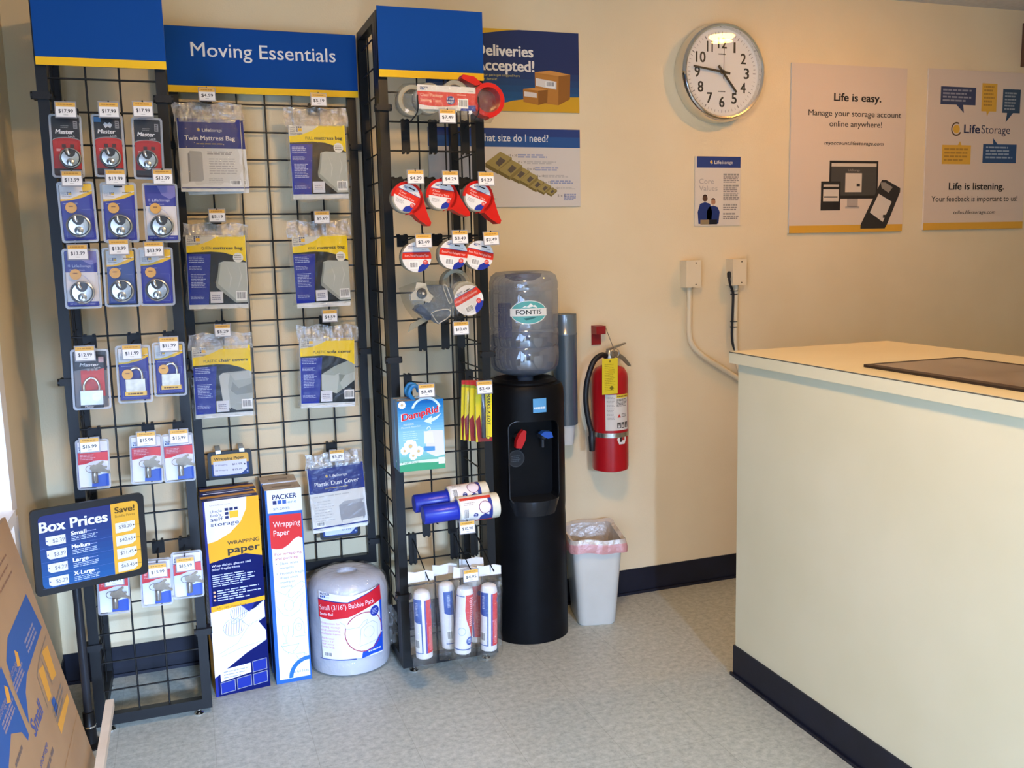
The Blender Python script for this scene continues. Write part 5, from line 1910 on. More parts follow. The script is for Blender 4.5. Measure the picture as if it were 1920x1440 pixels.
# four roll tape pack hung on two hooks under the header
t = thing('tape_multipack', 'wrapped tape multipack with a red dispenser, under the right header board', 'tape pack', (0.877, YRC, 2.090))
for dx, dz, dy in ((-0.108, -0.005, 0.02), (-0.055, 0.0, 0.0), (0.035, 0.012, 0.004)):
    gr = obj('tape_roll', ROLL[0], t, (dx, dy, dz))
    obj('cardboard_core', ROLL[1], gr)
bm = bmesh.new()
lathe(bm, [(0.042, 0.006), (0.056, 0.006), (0.057, 0.004), (0.057, -0.046), (0.055, -0.050), (0.042, -0.050), (0.042, 0.006)], 40, 'y', cap=False)
gr = obj('dispenser_ring', to_mesh(bm, 'dispenser_ring', REDPL, smooth=True), t, (0.150, 0.0, 0.0))
bm = bmesh.new()
lathe(bm, [(0.0, -0.044), (0.0425, -0.044), (0.0425, -0.046), (0.0, -0.046)], 32, 'y')
obj('ring_back', to_mesh(bm, 'ring_back', film('dark_red_film', '#8e2a2a', 0.75, 0.2, 0.8), smooth=True), gr)
bm = bmesh.new()
prism(bm, [(0.105, 0.045), (0.13, 0.052), (0.10, 0.075), (0.062, 0.080), (0.055, 0.068)], -0.004, 0.045)
obj('cutting_horn', to_mesh(bm, 'cutting_horn', REDPL, bevel=0.002), t)
bm = bmesh.new()
prism(bm, [(0.186, -0.035), (0.200, -0.012), (0.176, -0.052), (0.150, -0.062), (0.146, -0.052)], -0.005, 0.045)
obj('red_guard', to_mesh(bm, 'red_guard', REDPL), t)
P = Print(0.201, 0.078, 0.35)
P.rect(0, 0, 1, 1, '#e4e1da', 1)
P.poly([(0, .74), (1, .74), (1, .23), (.8, .24), (.66, .21), (.52, .16), (.35, .13), (.18, .15), (0, .20)], '#d8402c', 2)
P.poly([(.73, 0), (.74, .08), (.82, .2), (.92, .24), (1, .24), (1, 0)], '#2a3c96', 3)
P.text('Clear Package', .05, .53, .13, '#f2cfa8', w=.385, L=3)
P.text('Sealing Tape', .05, .32, .13, '#f2cfa8', w=.345, L=3)
P.disc(.565, .41, .072, '#2a3478', 3)
P.text('1 roll', .565, .43, .10, '#e6e4ea', w=.11, align='c', bold=.02)
P.text('FREE', .565, .29, .09, '#e6e4ea', w=.10, align='c', bold=.02)
P.greek(.68, .62, .84, .68, 1, '#f0b8a4', 3, .7)
P.barcode(.69, .10, .87, .50, 4)
packer_logo(P, .05, .80, .13, .13, 3)
P.greek(.87, .80, .96, .85, 1, '#8a8a86', 3)
obj('wrap_label', P.mesh('wrap_label', 0.0006), t, (0, -0.012, 0.0), (0, R(1), 0))
obj('shrink_wrap', crumple('shrink_wrap', [(-0.165, 0.01), (-0.14, 0.052), (-0.05, 0.056), (0.05, 0.068), (0.13, 0.058), (0.20, 0.03), (0.205, -0.03), (0.165, -0.07), (0.06, -0.075), (-0.05, -0.07), (-0.13, -0.062), (-0.165, -0.03)], -0.018, 0.085, 8, WRAP, 0.004), t)
for dx in (-0.135, 0.083):
    bm = bmesh.new()
    prism(bm, [(-0.008, -0.006), (-0.002, -0.004), (0.0, -0.008), (0.004, -0.003), (0.008, -0.002), (0.004, 0.002), (0.005, 0.007), (0.0, 0.004), (-0.006, 0.006), (-0.004, 0.001)], -0.020, -0.018)
    obj('torn_patch', to_mesh(bm, 'torn_patch', col('#e2e2e0', 0.5)), t, (dx - 0.004, 0, -0.045), label='white torn reinforcement at the hook hole')

# moisture absorber boxes
def art_damp():
    P = Print(0.162, 0.246, 0.3)
    n = 24
    for k in range(n):
        f = k / (n - 1)
        c0, c1, c2 = (0x12, 0x6d, 0xb4), (0x8c, 0xc4, 0xe0), (0x5f, 0xb2, 0x86)
        if f > .55:
            g = (f - .55) / .45
            c = [int(c1[i] + (c0[i] - c1[i]) * g) for i in range(3)]
        else:
            g = f / .55
            c = [int(c2[i] + (c1[i] - c2[i]) * min(1, g * 1.6)) for i in range(3)]
        P.rect(0, k / n, 1, (k + 1) / n, '#%02x%02x%02x' % tuple(c), 1)
    P.poly([(0, 0), (1, 0), (1, .12), (.7, .10), (.4, .12), (0, .095)], '#3f9c72', 2)
    P.poly([(0, .10), (.4, .115), (.75, .10), (1, .11), (1, .14), (.6, .15), (.2, .14), (0, .13)], '#d6ead8', 3)
    P.text('Fresh Scent', .05, .115, .028, '#3a6a5a', w=.36, ital=.15)
    for u, v, r in ((.10, .95, .09), (.25, .36, .16), (.42, .28, .12), (.12, .30, .10), (.30, .22, .10)):
        for k in range(9):
            a = 2 * PI * k / 9
            P.disc(u + r * .6 * math.cos(a), v + r * .4 * math.sin(a), r * .34, '#e9eeee', 2 + k * .1, 10)
        P.disc(u, v, r * .25, '#d9b878', 4, 12)
    P.ring(.62, .82, .34, .05, '#cfe6f4', 3, 20, 160)
    P.poly([(.95, .80), (.85, .72), (.72, .68), (.73, .65), (.55, .70), (.74, .77), (.73, .73), (.85, .76)], '#d4ebf6', 3)
    P.text('DampRid', .08, .72, .105, '#f0f0f0', w=.85, bold=.10, ital=.15, rot=10, L=4)
    P.text('DampRid', .095, .725, .098, '#cf2030', w=.82, bold=.035, ital=.15, rot=10, L=5)
    P.text('HANGING', .12, .655, .03, '#dbeaf4', w=.22, rot=3)
    P.text('Moisture Absorber', .07, .615, .026, '#dbeaf4', w=.42, rot=3)
    P.greek(.10, .44, .42, .58, 5, '#bcdcea', 3, .35, 6)
    P.poly([(.60, .25), (.57, .55), (.68, .565), (.98, .55), (.99, .20), (.80, .18)], '#d9d8e0', 3)
    P.poly([(.55, .38), (.55, .56), (.74, .54), (.76, .38)], '#dfe4cc', 5)
    P.poly([(.55, .27), (.55, .34), (.78, .33), (.78, .27)], '#4f8fc4', 5)
    P.ring(.66, .59, .045, .015, '#e2eef4', 5, -60, 200)
    # (the square code printed at the lower right corner is left blank)
    P.rect(.85, .07, .985, .165, '#dfe3e2', 4)
    return P.mesh('box_front', 0.0)


def carton(name, w, h, d, m_side, bevel=0.001):
    return box_mesh(name, -w / 2, w / 2, 0, d, -h / 2, h / 2, m_side, bevel)


DAMPSIDE = noisy('absorber_carton', '#5f86a6', '#6d9ab8', 8, 0.4)
DCART = carton('carton', 0.162, 0.246, 0.05, DAMPSIDE)
DART = art_damp()
for i, (y, lab) in enumerate(((3.068, 'blue and green moisture absorber box hung at the front of its hook'), (3.122, 'second blue moisture absorber box close behind the front one'))):
    t = thing('moisture_absorber_box', lab, 'box', (0.746, y, 0.957), (0, 0, R(-1)), 'moisture absorber boxes')
    obj('carton', DCART, t)
    obj('box_front', DART, t, (0, -0.0002, 0))
    P = Print(0.12, 0.03, 0.4)
    P.poly([(0, .2), (.5, 0), (1, .3), (.9, .8), (.4, 1), (.05, .7)], '#c9b8a4', 1)
    P.greek(.15, .25, .85, .75, 2, '#8a6a6a', 2)
    obj('top_print', P.mesh('top_print'), t, (-0.02, 0.025, 0.1232), (R(-90), 0, 0))
    bm = bmesh.new()
    tube(bm, smooth_path([(-0.012, 0.025, 0.12), (-0.028, 0.025, 0.145), (-0.014, 0.025, 0.170), (0.010, 0.025, 0.162), (0.018, 0.025, 0.140)], 5), 0.007, 8)
    obj('plastic_hanger', to_mesh(bm, 'plastic_hanger', col('#1f78b8', 0.35), smooth=True), t, (-0.004, 0, 0))

# marker packs
def art_marker(full):
    P = Print(0.060, 0.215, 0.4)
    P.rect(0, 0, 1, 1, '#e8d51c', 1)
    P.poly([(0, .36), (.12, 0), (1, 0), (1, .07), (.42, .07), (.25, .45)], '#8c1c1e', 2)
    P.rect(.0, .93, 1, 1, '#c22a2c', 2)
    P.rect(.0, .885, 1, .93, '#9aae2c', 3)
    if full:
        P.text('MARKS-A-LOT', .70, .80, .06, '#1e1d18', w=1.9, bold=.02, ital=.2, rot=-90)
        P.disc(.76, .06, .10, '#2a2620', 3)
        P.disc(.76, .06, .075, '#e8d51c', 4)
    return P.mesh('backing_card', 0.0008, col('#d9c61c', 0.4))


MA, MB = art_marker(True), art_marker(False)
bm = bmesh.new()
lathe(bm, [(0, -0.080), (0.007, -0.080), (0.0078, -0.076), (0.0078, 0.010), (0.0085, 0.012), (0.0085, 0.030), (0.0072, 0.034), (0.0065, 0.075), (0.005, 0.080), (0, 0.080)], 16, 'z', (0, -0.010, 0))
MARKER = to_mesh(bm, 'marker', noisy('marker_black', '#26272a', '#3a3b40', 60, 0.3), smooth=True)
BM_ = blister_mesh(0.058, 0.215, 0.020, 0.026, 0.175, -0.006, 0.005)
for i, (dx, dy, rot, lab) in enumerate(((0, 0, -1.0, 'yellow and red marker pack facing front on the right tower'), (-0.016, 0.022, -3.5, 'yellow and red marker pack just behind the front marker pack'), (-0.028, 0.042, -4.0, 'yellow and red marker pack, third from the front on the marker hook'), (-0.036, 0.060, -3.0, 'yellow and red marker pack at the back of the marker hook'))):
    t = thing('marker_pack', lab, 'marker pack', (0.977 + dx, 3.078 + dy, 1.020), (0, R(-rot), R(0)), 'marker packs')
    obj('backing_card', MA if i == 0 else MB, t)
    obj('marker', MARKER, t, (-0.004, 0, -0.012))
    obj('blister', BM_, t, (-0.004, 0, 0))

# stretch wrap rolls lying across two hooks
FILMR = noisy('stretch_film', '#cfcdb8', '#dcdac8', 20, 0.2)
BLUEH = noisy('blue_handle_plastic', '#1c2a9a', '#2234ae', 10, 0.3)
bm = bmesh.new()
lathe(bm, [(0.0, -0.062), (0.030, -0.062), (0.033, -0.058), (0.033, 0.058), (0.037, 0.062), (0.037, 0.068), (0, 0.068)], 28, 'x')
WH = to_mesh(bm, 'roll_handle', BLUEH, smooth=True)
bm = bmesh.new()
lathe(bm, [(0.020, 0.0), (0.044, 0.0), (0.046, 0.003), (0.046, 0.147), (0.044, 0.15), (0.020, 0.15)], 32, 'x', cap=False)
lathe(bm, [(0.020, 0.0), (0.021, 0.15)], 20, 'x', cap=False)
WF = to_mesh(bm, 'film_roll', FILMR, smooth=True)
P = Print(0.115, 0.14, 0.35)
P.rect(0, 0, 1, 1, '#e4e0da', 1)
P.rect(0, .82, 1, .92, '#cf4636', 2)
P.rect(0, .0, 1, .2, '#cf4636', 2)
P.rect(.88, .2, 1, .82, '#2a3a86', 2)
P.poly([(.55, .2), (.6, .35), (.75, .42), (.9, .36), (.9, .2)], '#2a3a86', 3)
P.ring(.76, .58, .2, .02, '#7a3a5a', 4)
P.disc(.76, .58, .18, '#e0d6dc', 3)
P.barcode(.06, .28, .24, .62, 3)
P.disc(.45, .40, .075, '#2a3478', 3)
P.greek(.4, .35, .5, .45, 2, '#c8cae0', 4)
P.greek(.1, .66, .5, .76, 2, '#b8b2ac', 3)
# the wrap goes round a cylinder lying along x: bend about its height
WL = bpy.data.meshes.new('roll_label')
_m = P.mesh('roll_label_flat')
bm = bmesh.new()
bm.from_mesh(_m)
bmesh.ops.triangulate(bm, faces=[f for f in bm.faces if len(f.verts) > 4])
for k in range(1, 24):
    z = -0.07 + 0.14 * k / 24
    bmesh.ops.bisect_plane(bm, geom=bm.verts[:] + bm.edges[:] + bm.faces[:], plane_co=(0, 0, z), plane_no=(0, 0, 1), dist=1e-7)
for v in bm.verts:
    a = v.co.z / 0.0464
    rr = 0.0464 - v.co.y
    v.co = Vector((v.co.x, -rr * math.cos(a), rr * math.sin(a)))
bm.to_mesh(WL)
bm.free()
for m_ in _m.materials:
    WL.materials.append(m_)
bpy.data.meshes.remove(_m)
for i, (x, y, z, rot, ry, lab) in enumerate(((0.868, 3.082, 0.672, 1.5, 0, 'stretch wrap roll with a blue handle, front one on the hooks'), (0.858, 3.173, 0.692, 2.0, 40, 'stretch wrap roll with a blue handle, behind the front one'))):
    t = thing('stretch_wrap_roll', lab, 'stretch wrap', (x, y, z), (0, R(-rot), 0), 'stretch wrap rolls')
    obj('roll_handle', WH, t, (-0.063, 0, 0))
    obj('film_roll', WF, t)
    obj('roll_label', WL, t, (0.062, 0, 0), (R(-ry), 0, 0))

# bagged tubes at the bottom of the tower
def art_tube(k):
    P = Print(0.185, 0.205, 0.35)
    P.rect(0, 0, 1, 1, '#e6e6ea', 1)
    if k == 0:
        P.rect(.22, .60, .42, 1, '#2450a8', 2)
        P.poly([(.22, .60), (.42, .60), (.42, .56), (.30, .57)], '#2450a8', 2)
        P.rect(.40, .02, .425, .98, '#3c64a8', 3)
        P.rect(.475, .02, .51, .98, '#5a4a9c', 2)
        P.rect(.51, .02, .80, .98, '#d8343a', 2)
        P.greek(.29, .70, .35, .94, 9, '#b8c6e6', 3, .5)
        P.greek(.55, .06, .66, .5, 16, '#f0b0b0', 3, .4)
        P.disc(.68, .84, .06, '#2a3c96', 4)
        P.barcode(.24, .08, .36, .28, 3)
        P.rect(.22, .02, .42, .035, '#3c64a8', 4)
    else:
        P.poly([(.50, 1), (.50, .72), (.53, .55), (.60, .40), (.66, .26), (.70, .02), (1, .02), (1, 1)], '#d8343a', 2)
        P.greek(.60, .42, .68, .96, 14, '#f4c8c8', 3, .55, 4)
        P.disc(.63, .16, .085, '#2a52a8', 4)
        P.greek(.57, .12, .69, .20, 3, '#c0d0ea', 5, .5)
        P.ring(.45, .34, .08, .01, '#9cc0d8', 3)
        P.rect(.2, .0, .8, .02, '#3c64a8', 4)
        P.rect(.22, .97, .48, .985, '#3c64a8', 4)
    return P.mesh('tube_label', bend=0.0305)


TB = [art_tube(0), art_tube(1)]
bm = bmesh.new()
lathe(bm, [(0.0, -0.124), (0.022, -0.124), (0.030, -0.118), (0.0305, -0.108), (0.0300, -0.104), (0.0300, 0.104), (0.0295, 0.110), (0.026, 0.122), (0.018, 0.127), (0.0, 0.128)], 28, 'z')
FOAMT = to_mesh(bm, 'white_tube', noisy('white_tube_plastic', '#dedee0', '#eaeaec', 30, 0.4), smooth=True)
for i, (x, y, z, rot, k, yaw, lab) in enumerate(((0.729, 3.085, 0.268, 0.5, 0, 8, 'bagged white tube with blue and red label, leftmost at the foot of the right tower'), (0.879, 3.080, 0.262, -4, 1, -10, 'bagged white tube with a red vertical band, middle at the foot of the tower'), (0.976, 3.085, 0.255, -1.5, 0, 6, 'bagged white tube with blue and red label, rightmost at the foot of the right tower'),
                                                 (0.842, 3.160, 0.255, 2, 0, 60, 'bagged white tube half hidden behind the middle bagged tube'), (0.946, 3.165, 0.262, 2, 0, -30, 'bagged white tube half hidden behind the rightmost bagged tube'))):
    t = thing('packing_tube', lab, 'bagged tube', (x, y, z), (0, R(-rot), 0), 'bagged tubes at the foot of the right tower')
    tb = obj('white_tube', FOAMT, t)
    obj('tube_label', TB[k], tb, None, (0, 0, R(yaw)))
    w2 = 0.046
    obj('clear_bag', crumple('clear_bag', [(-w2, 0.165), (w2, 0.165), (w2 + 0.002, 0.08), (w2, -0.02), (w2 + 0.003, -0.12), (w2 - 0.004, -0.160), (0.0, -0.172), (-w2 + 0.006, -0.165), (-w2, -0.10), (-w2 - 0.002, 0.02), (-w2, 0.10)], -0.037, 0.037, 20 + i, WRAP, 0.0035), t)
    bm = bmesh.new()
    pts = [(-0.047, 0.160), (0.047, 0.160), (0.046, 0.192), (0.02, 0.199), (-0.02, 0.196), (-0.046, 0.202)]
    prism(bm, pts, -0.002, 0.002)
    obj('header_strip', to_mesh(bm, 'header_strip', col('#dcdcdc', 0.45)), t)

# hooks of the right tower
GH = 'price hooks on the right tower'
hook(0.779, 2.04, YR, 0.775, 2.070, 3.06, None, 'black hook with a long back plate, leftmost under the right header', group=GH)
hook(0.878, 2.04, YR, 0.870, 2.028, 3.045, '$7.49', 'black hook with a $7.49 price label under the tape multipack', group=GH)
hook(0.997, 2.04, YR, 0.985, 2.070, 3.06, None, 'black hook with a long back plate, rightmost under the right header', group=GH)
for x, z, n in ((0.754, 1.830, 'leftmost'), (0.873, 1.828, 'middle'), (0.999, 1.825, 'rightmost')):
    hook(x - 0.012, 1.84, YR, x, z, 3.045, '$4.29', 'black hook with a $4.29 price label, %s above the red tape dispensers' % n, long=False, group=GH)
for x, z, n in ((0.773, 1.621, 'leftmost'), (0.900, 1.631, 'middle'), (1.011, 1.625, 'rightmost')):
    hook(x - 0.02, 1.64, YR, x, z, 3.045, '$3.49', 'black hook with a $3.49 price label, %s above the round tape rolls' % n, long=False, group=GH, rot=-3 if n == 'rightmost' else 0)
hook(0.813, 1.34, YR, 0.80, 1.36, 3.14, None, 'black hook with a long back plate, left one below the tape gun', group=GH)
hook(0.899, 1.34, YR, 0.90, 1.36, 3.14, None, 'black hook with a long back plate, middle one below the tape gun', group=GH)
hook(0.958, 1.34, YR, 0.898, 1.322, 3.06, '$13.49', 'black hook with a $13.49 price label below the tape gun', group=GH)
hook(0.752, 1.14, YR, 0.764, 1.116, 3.045, '$9.49', 'black hook with a $9.49 price label above the moisture absorber box', group=GH)
hook(0.985, 1.14, YR, 0.972, 1.112, 3.045, '$2.49', 'black hook with a $2.49 price label over the marker packs', group=GH)
hook(0.800, 0.64, YR, 0.802, 0.60, 3.10, None, 'black hook with a long back plate below the blue wrap handles', group=GH)
hook(0.899, 0.64, YR, 0.889, 0.622, 3.03, '$10.98', 'black hook with a $10.98 price label below the stretch wrap', group=GH)
for x, tx, tz, p, n in ((0.745, 0.745, 0.425, None, 'black hook carrying the leftmost bagged tube'), (0.905, 0.898, 0.442, '$4.95', 'black hook with a $4.95 price label over the bagged tubes'), (0.985, 0.985, 0.425, None, 'black hook carrying the rightmost bagged tube')):
    hook(x, 0.54, YR, tx, tz, 3.035, p, n, long=True, group=GH)

# ------------------------------------------------------------------ wrapping paper boxes on the floor
def art_uncle(w, h):
    P = Print(w, h, 0.4)
    B, Y = '#1a2886', '#f0b024'
    P.rect(0, 0, 1, 1, B, 1)
    P.rect(.05, .0, 1, 1, B, 1)
    P.poly([(.03, 1), (.05, .69), (.35, .705), (.7, .715), (1, .692), (1, 1)], Y, 2)
    P.poly([(.03, 1), (.04, .79), (.2, .798), (.45, .83), (.65, .88), (.76, .94), (.78, 1)], '#e9e8ea', 3)
    storage_logo(P, .12, .872, .50, .085, '#252c62', 4)
    P.text('UncleBobs.com', .12, .974, .008, '#a88a4a', w=.36)
    P.text('WRAPPING', .39, .77, .019, '#3a3226', w=.575, bold=.02)
    P.text('paper', .39, .727, .034, '#34302a', w=.575, bold=.045)
    P.text('Wrap dishes, glasses and', .08, .668, .012, '#dfe2f2', w=.70, bold=.01)
    P.text('other fragile items', .08, .650, .012, '#dfe2f2', w=.50, bold=.01)
    P.greek(.08, .565, .88, .63, 6, '#c3c9ea', 3, .45, 2, .35)
    P.greek(.15, .49, .95, .55, 5, '#c3c9ea', 3, .45, 5, .45)
    for v in (.54, .52, .50):
        P.disc(.10, v, .022, '#e6b88a', 3)
    P.poly([(.02, .44), (1, .46), (1, .482), (.02, .468)], Y, 3)
    P.text('160 - 180 sheets/box', .10, .452, .009, '#5a4620', w=.55)
    P.poly([(.0, .10), (.0, .44), (.62, .452), (.98, .30), (.98, .25), (.6, .20)], '#e8e9ee', 2)
    P.poly([(.55, .452), (.82, .456), (.70, .41)], B, 4)
    # drawn hand wrapping a plate
    LN = '#8d92b4'
    P.poly([(.98, .46), (.98, .37), (.72, .335), (.60, .36), (.48, .375), (.55, .40), (.80, .425)], '#e6e7ee', 3)
    P.line([(.98, .46), (.85, .43), (.55, .405), (.36, .372), (.40, .362), (.55, .378), (.62, .35), (.70, .335), (.74, .35), (.98, .37)], .0012, LN, 5)
    for cu, cv, r in ((.50, .415, .15), (.40, .345, .19)):
        P.line([(cu + r * math.cos(R(a)), cv + r * .24 * math.sin(R(a))) for a in range(0, 361, 20)], .0012, LN, 5)
        for k in range(-3, 4):
            x = cu + r * k / 4
            hgt = r * .24 * math.sqrt(max(0, 1 - (k / 4) ** 2)) * .85
            P.line([(x - .015, cv - hgt), (x + .015, cv + hgt)], .0014, '#5b6088', 5)
    P.line([(.10, .22), (.45, .26), (.70, .35)], .001, LN, 5)
    P.line([(.15, .205), (.55, .235), (.98, .25)], .001, LN, 5)
    P.poly([(.10, .135), (.66, .145), (.66, .095), (.10, .075)], '#eeeef2', 6)
    P.greek(.16, .085, .60, .13, 3, '#a2a4b4', 7, .35, 4)
    for (u, v) in ((.69, .09), (.69, .022), (.39, .018), (.09, .010)):
        P.poly([(u, v), (u + .27, v + .006), (u + .27, v + .066), (u, v + .060)], '#8d8f9a', 6)
        P.poly([(u + .012, v + .004), (u + .258, v + .009), (u + .258, v + .062), (u + .012, v + .057)], '#1a2e92', 7)
    return P.mesh('box_front')


def art_packer(w, h):
    P = Print(w, h, 0.4)
    P.rect(0, 0, 1, 1, '#2a62b0', 1)
    P.poly([(.10, .02), (.96, .02), (.96, .87), (.10, .87)], '#eceff2', 2)
    P.rect(.05, .885, 1, 1, '#e6ebf0', 2)
    packer_logo(P, .20, .927, .66, .050, 3)
    P.text('SP-2035', .20, .898, .012, '#4a5478', w=.45)
    P.poly([(.08, .875), (.96, .87), (.96, .742), (.85, .752), (.72, .742), (.58, .718), (.40, .70), (.22, .70), (.08, .708)], '#d62f30', 3)
    P.text('Wrapping', .17, .812, .030, '#f2dfd8', w=.75)
    P.text('Paper', .17, .768, .030, '#f2dfd8', w=.44)
    P.text('For wrapping', .17, .668, .014, '#c2595e', w=.74, bold=.01)
    P.text('and packing', .17, .645, .014, '#c2595e', w=.64, bold=.01)
    for i, s in enumerate(('Clean, white', 'newsprint', 'Protects fragile', 'things when', 'moving or', 'storing')):
        P.text(s, .28, .618 - i * .0225 - (.006 if i > 1 else 0), .0125, '#7a7f8e', w=.042 * len(s) + .02)
    P.disc(.20, .624, .012, '#6a6f7e', 3)
    P.disc(.20, .574, .012, '#6a6f7e', 3)
    LN = '#8aa0bc'

    def ln(pts, t=.0011):
        P.line(pts, t, LN, 3)
    ln([(.12, .49), (.40, .46), (.52, .485), (.70, .505), (.86, .52), (.96, .51)])
    ln([(.12, .41), (.30, .36), (.50, .345), (.75, .37), (.93, .44)])
    ln([(.52, .485), (.46, .45), (.56, .44), (.80, .47), (.93, .50)])
    ln([(.48 + .13 * math.cos(R(a)), .405 + .03 * math.sin(R(a))) for a in range(0, 361, 24)])
    ln([(.60, .41), (.72, .44), (.90, .46)])
    # goblet, clock, bowl, cup
    ln([(.25, .30), (.42, .30), (.41, .27), (.36, .25), (.335, .245), (.335, .215), (.40, .208), (.25, .208), (.31, .215), (.31, .245), (.27, .262), (.25, .30)])
    ln([(.52, .235), (.90, .235), (.90, .245), (.86, .25), (.86, .30), (.78, .325), (.71, .333), (.64, .325), (.56, .30), (.56, .25), (.52, .245), (.52, .235)], .0014)
    ln([(.71 + .09 * math.cos(R(a)), .285 + .019 * math.sin(R(a))) for a in range(0, 361, 24)], .0014)
    ln([(.71, .285), (.71, .298)])
    ln([(.71, .285), (.76, .285)])
    ln([(.20, .20), (.28, .195), (.62, .195), (.70, .20), (.62, .175), (.50, .158), (.38, .158), (.26, .175), (.20, .20)], .0014)
    ln([(.38, .158), (.36, .15), (.54, .15), (.50, .158)])
    ln([(.58, .145), (.84, .145), (.80, .12), (.72, .112), (.64, .12), (.58, .145)], .0014)
    ln([(.84, .14), (.90, .135), (.82, .122)])
    ln([(.55, .11), (.90, .11)])
    P.ring(.96, .022, .60, .12, '#2a6cb8', 3, 90, 180)
    P.text('A full 3 Lbs.', .50, .045, .013, '#3a4468', w=.44)
    return P.mesh('box_front')


def tall_box(name, label, loc, yaw, w, h, d, art, side, topm, group, toplab=None, left=None):
    t = thing(name, label, 'box', loc, (0, 0, R(yaw)), group)
    bm = bmesh.new()
    bx(bm, -w / 2, w / 2, 0, d, 0, h - 0.002)
    obj('carton', to_mesh(bm, 'carton', side, bevel=0.002, smooth=True), t)
    obj('box_front', art, t, (0, -0.0004, h / 2))
    if left:
        obj('box_side', left, t, (-w / 2 - 0.0003, d / 2, h / 2), (0, 0, R(-90)))
    obj('top_flap', topm, t, (0, 0, h - 0.002))
    return t


WPW, WPH, WPD = 0.194, 0.730, 0.098
UA = art_uncle(WPW, WPH)
P = Print(WPD, WPH, 0.4)
P.rect(0, 0, 1, 1, '#1f2f96', 1)
P.poly([(0, 0), (1, 0), (1, .28), (0, .30)], '#efb02c', 2)
P.greek(.3, .35, .7, .6, 10, '#8f97cc', 2, .4)
USIDE = P.mesh('box_side')
bm = bmesh.new()
bx(bm, -WPW / 2, WPW / 2, 0, 0.040, 0, 0.0025, 0)
bx(bm, -WPW / 2, WPW / 2, 0.040, 0.070, 0, 0.0025, 1)
bx(bm, -WPW / 2, WPW / 2, 0.070, WPD, 0, 0.0025, 0)
bx(bm, -WPW / 2 + 0.02, WPW / 2 - 0.02, 0.012, 0.028, 0.0025, 0.0028, 2)
UTOP = to_mesh(bm, 'top_flap', col('#232c66', 0.5), col('#d9a043', 0.5), col('#8a8fa8', 0.5))
NAVYC = col('#202a6a', 0.5)
GW = 'paper boxes on the floor'
tall_box('wrapping_paper_box', 'tall blue and yellow wrapping paper box, front one', (0.1125, 3.368, 0), 6.0, WPW, WPH, WPD, UA, NAVYC, UTOP, GW, left=USIDE)
tall_box('wrapping_paper_box', 'tall blue and yellow wrapping paper box, close behind the front one', (0.112, 3.478, 0), 4, WPW, WPH, WPD, UA, NAVYC, UTOP, GW, left=USIDE)
PKW, PKH, PKD = 0.130, 0.742, 0.095
PA = art_packer(PKW, PKH)
KRAFT = noisy('grey_kraft_board', '#a89a88', '#b9ab99', 60, 0.7)
bm = bmesh.new()
bx(bm, -PKW / 2, PKW / 2, 0, PKD, 0, 0.003, 0)
bx(bm, -PKW / 2 + 0.03, PKW / 2 - 0.03, 0.03, 0.055, 0.003, 0.0033, 1)
PTOP = to_mesh(bm, 'top_flap', KRAFT, col('#8d8072', 0.7))
PSIDE = col('#2b4f94', 0.5)
tall_box('wrapping_paper_box', 'slim white and red wrapping paper box with blue edges, front one', (0.2965, 3.378, 0), 1.5, PKW, PKH, PKD, PA, PSIDE, PTOP, GW)
tall_box('wrapping_paper_box', 'slim white and red wrapping paper box behind its front twin', (0.292, 3.482, 0), 0, PKW, PKH + 0.004, PKD, PA, PSIDE, PTOP, GW)

# ------------------------------------------------------------------ bubble wrap roll
BX, BY, BR_, BH = 0.527, 3.478, 0.153, 0.375
t = thing('bubble_wrap_roll', 'big white roll of bubble wrap standing on the floor', 'bubble wrap', (BX, BY, 0))
m, nt, b, out = nodes_of('bubble_film')
tc = nt.nodes.new('ShaderNodeTexCoord')
vo = nt.nodes.new('ShaderNodeTexVoronoi')
vo.inputs['Scale'].default_value = 95
no = nt.nodes.new('ShaderNodeTexNoise')
no.inputs['Scale'].default_value = 9
no.inputs['Detail'].default_value = 5
mxv = nt.nodes.new('ShaderNodeMath')
mxv.operation = 'MULTIPLY_ADD'
mxv.inputs[1].default_value = 0.12
bp = nt.nodes.new('ShaderNodeBump')
bp.inputs['Strength'].default_value = 0.35
bp.inputs['Distance'].default_value = 0.02
nt.links.new(tc.outputs['Object'], vo.inputs['Vector'])
nt.links.new(tc.outputs['Object'], no.inputs['Vector'])
nt.links.new(vo.outputs['Distance'], mxv.inputs[0])
nt.links.new(no.outputs['Fac'], mxv.inputs[2])
nt.links.new(mxv.outputs[0], bp.inputs['Height'])
nt.links.new(bp.outputs['Normal'], b.inputs['Normal'])
b.inputs['Base Color'].default_value = lin('#eceef2')
b.inputs['Roughness'].default_value = 0.22
b.inputs['Transmission Weight'].default_value = 0.15
BUB = m
prof = [(0.0, 0.0), (BR_ - 0.02, 0.0), (BR_ - 0.004, 0.008), (BR_, 0.03)] + [(BR_ + 0.0015 * math.sin(k * 1.7), 0.03 + k * 0.03) for k in range(1, 9)] + [(BR_ + 0.001, 0.30), (BR_ - 0.006, 0.33), (BR_ - 0.022, 0.352), (BR_ - 0.05, 0.366), (0.07, 0.372), (0.04, 0.368), (0.035, 0.33), (0.0, 0.33)]
bm = bmesh.new()
lathe(bm, prof, 72)
rnd = random.Random(9)
for v in bm.verts:
    rr = math.hypot(v.co.x, v.co.y)
    if rr > 0.05 and v.co.z > 0.01:
        k = 1 + 0.006 * math.sin(math.atan2(v.co.y, v.co.x) * 9 + v.co.z * 20) + rnd.uniform(-0.003, 0.003)
        v.co.x *= k
        v.co.y *= k
bmesh.ops.remove_doubles(bm, verts=bm.verts, dist=1e-6)
obj('bubble_roll', to_mesh(bm, 'bubble_roll', BUB, smooth=True), t)
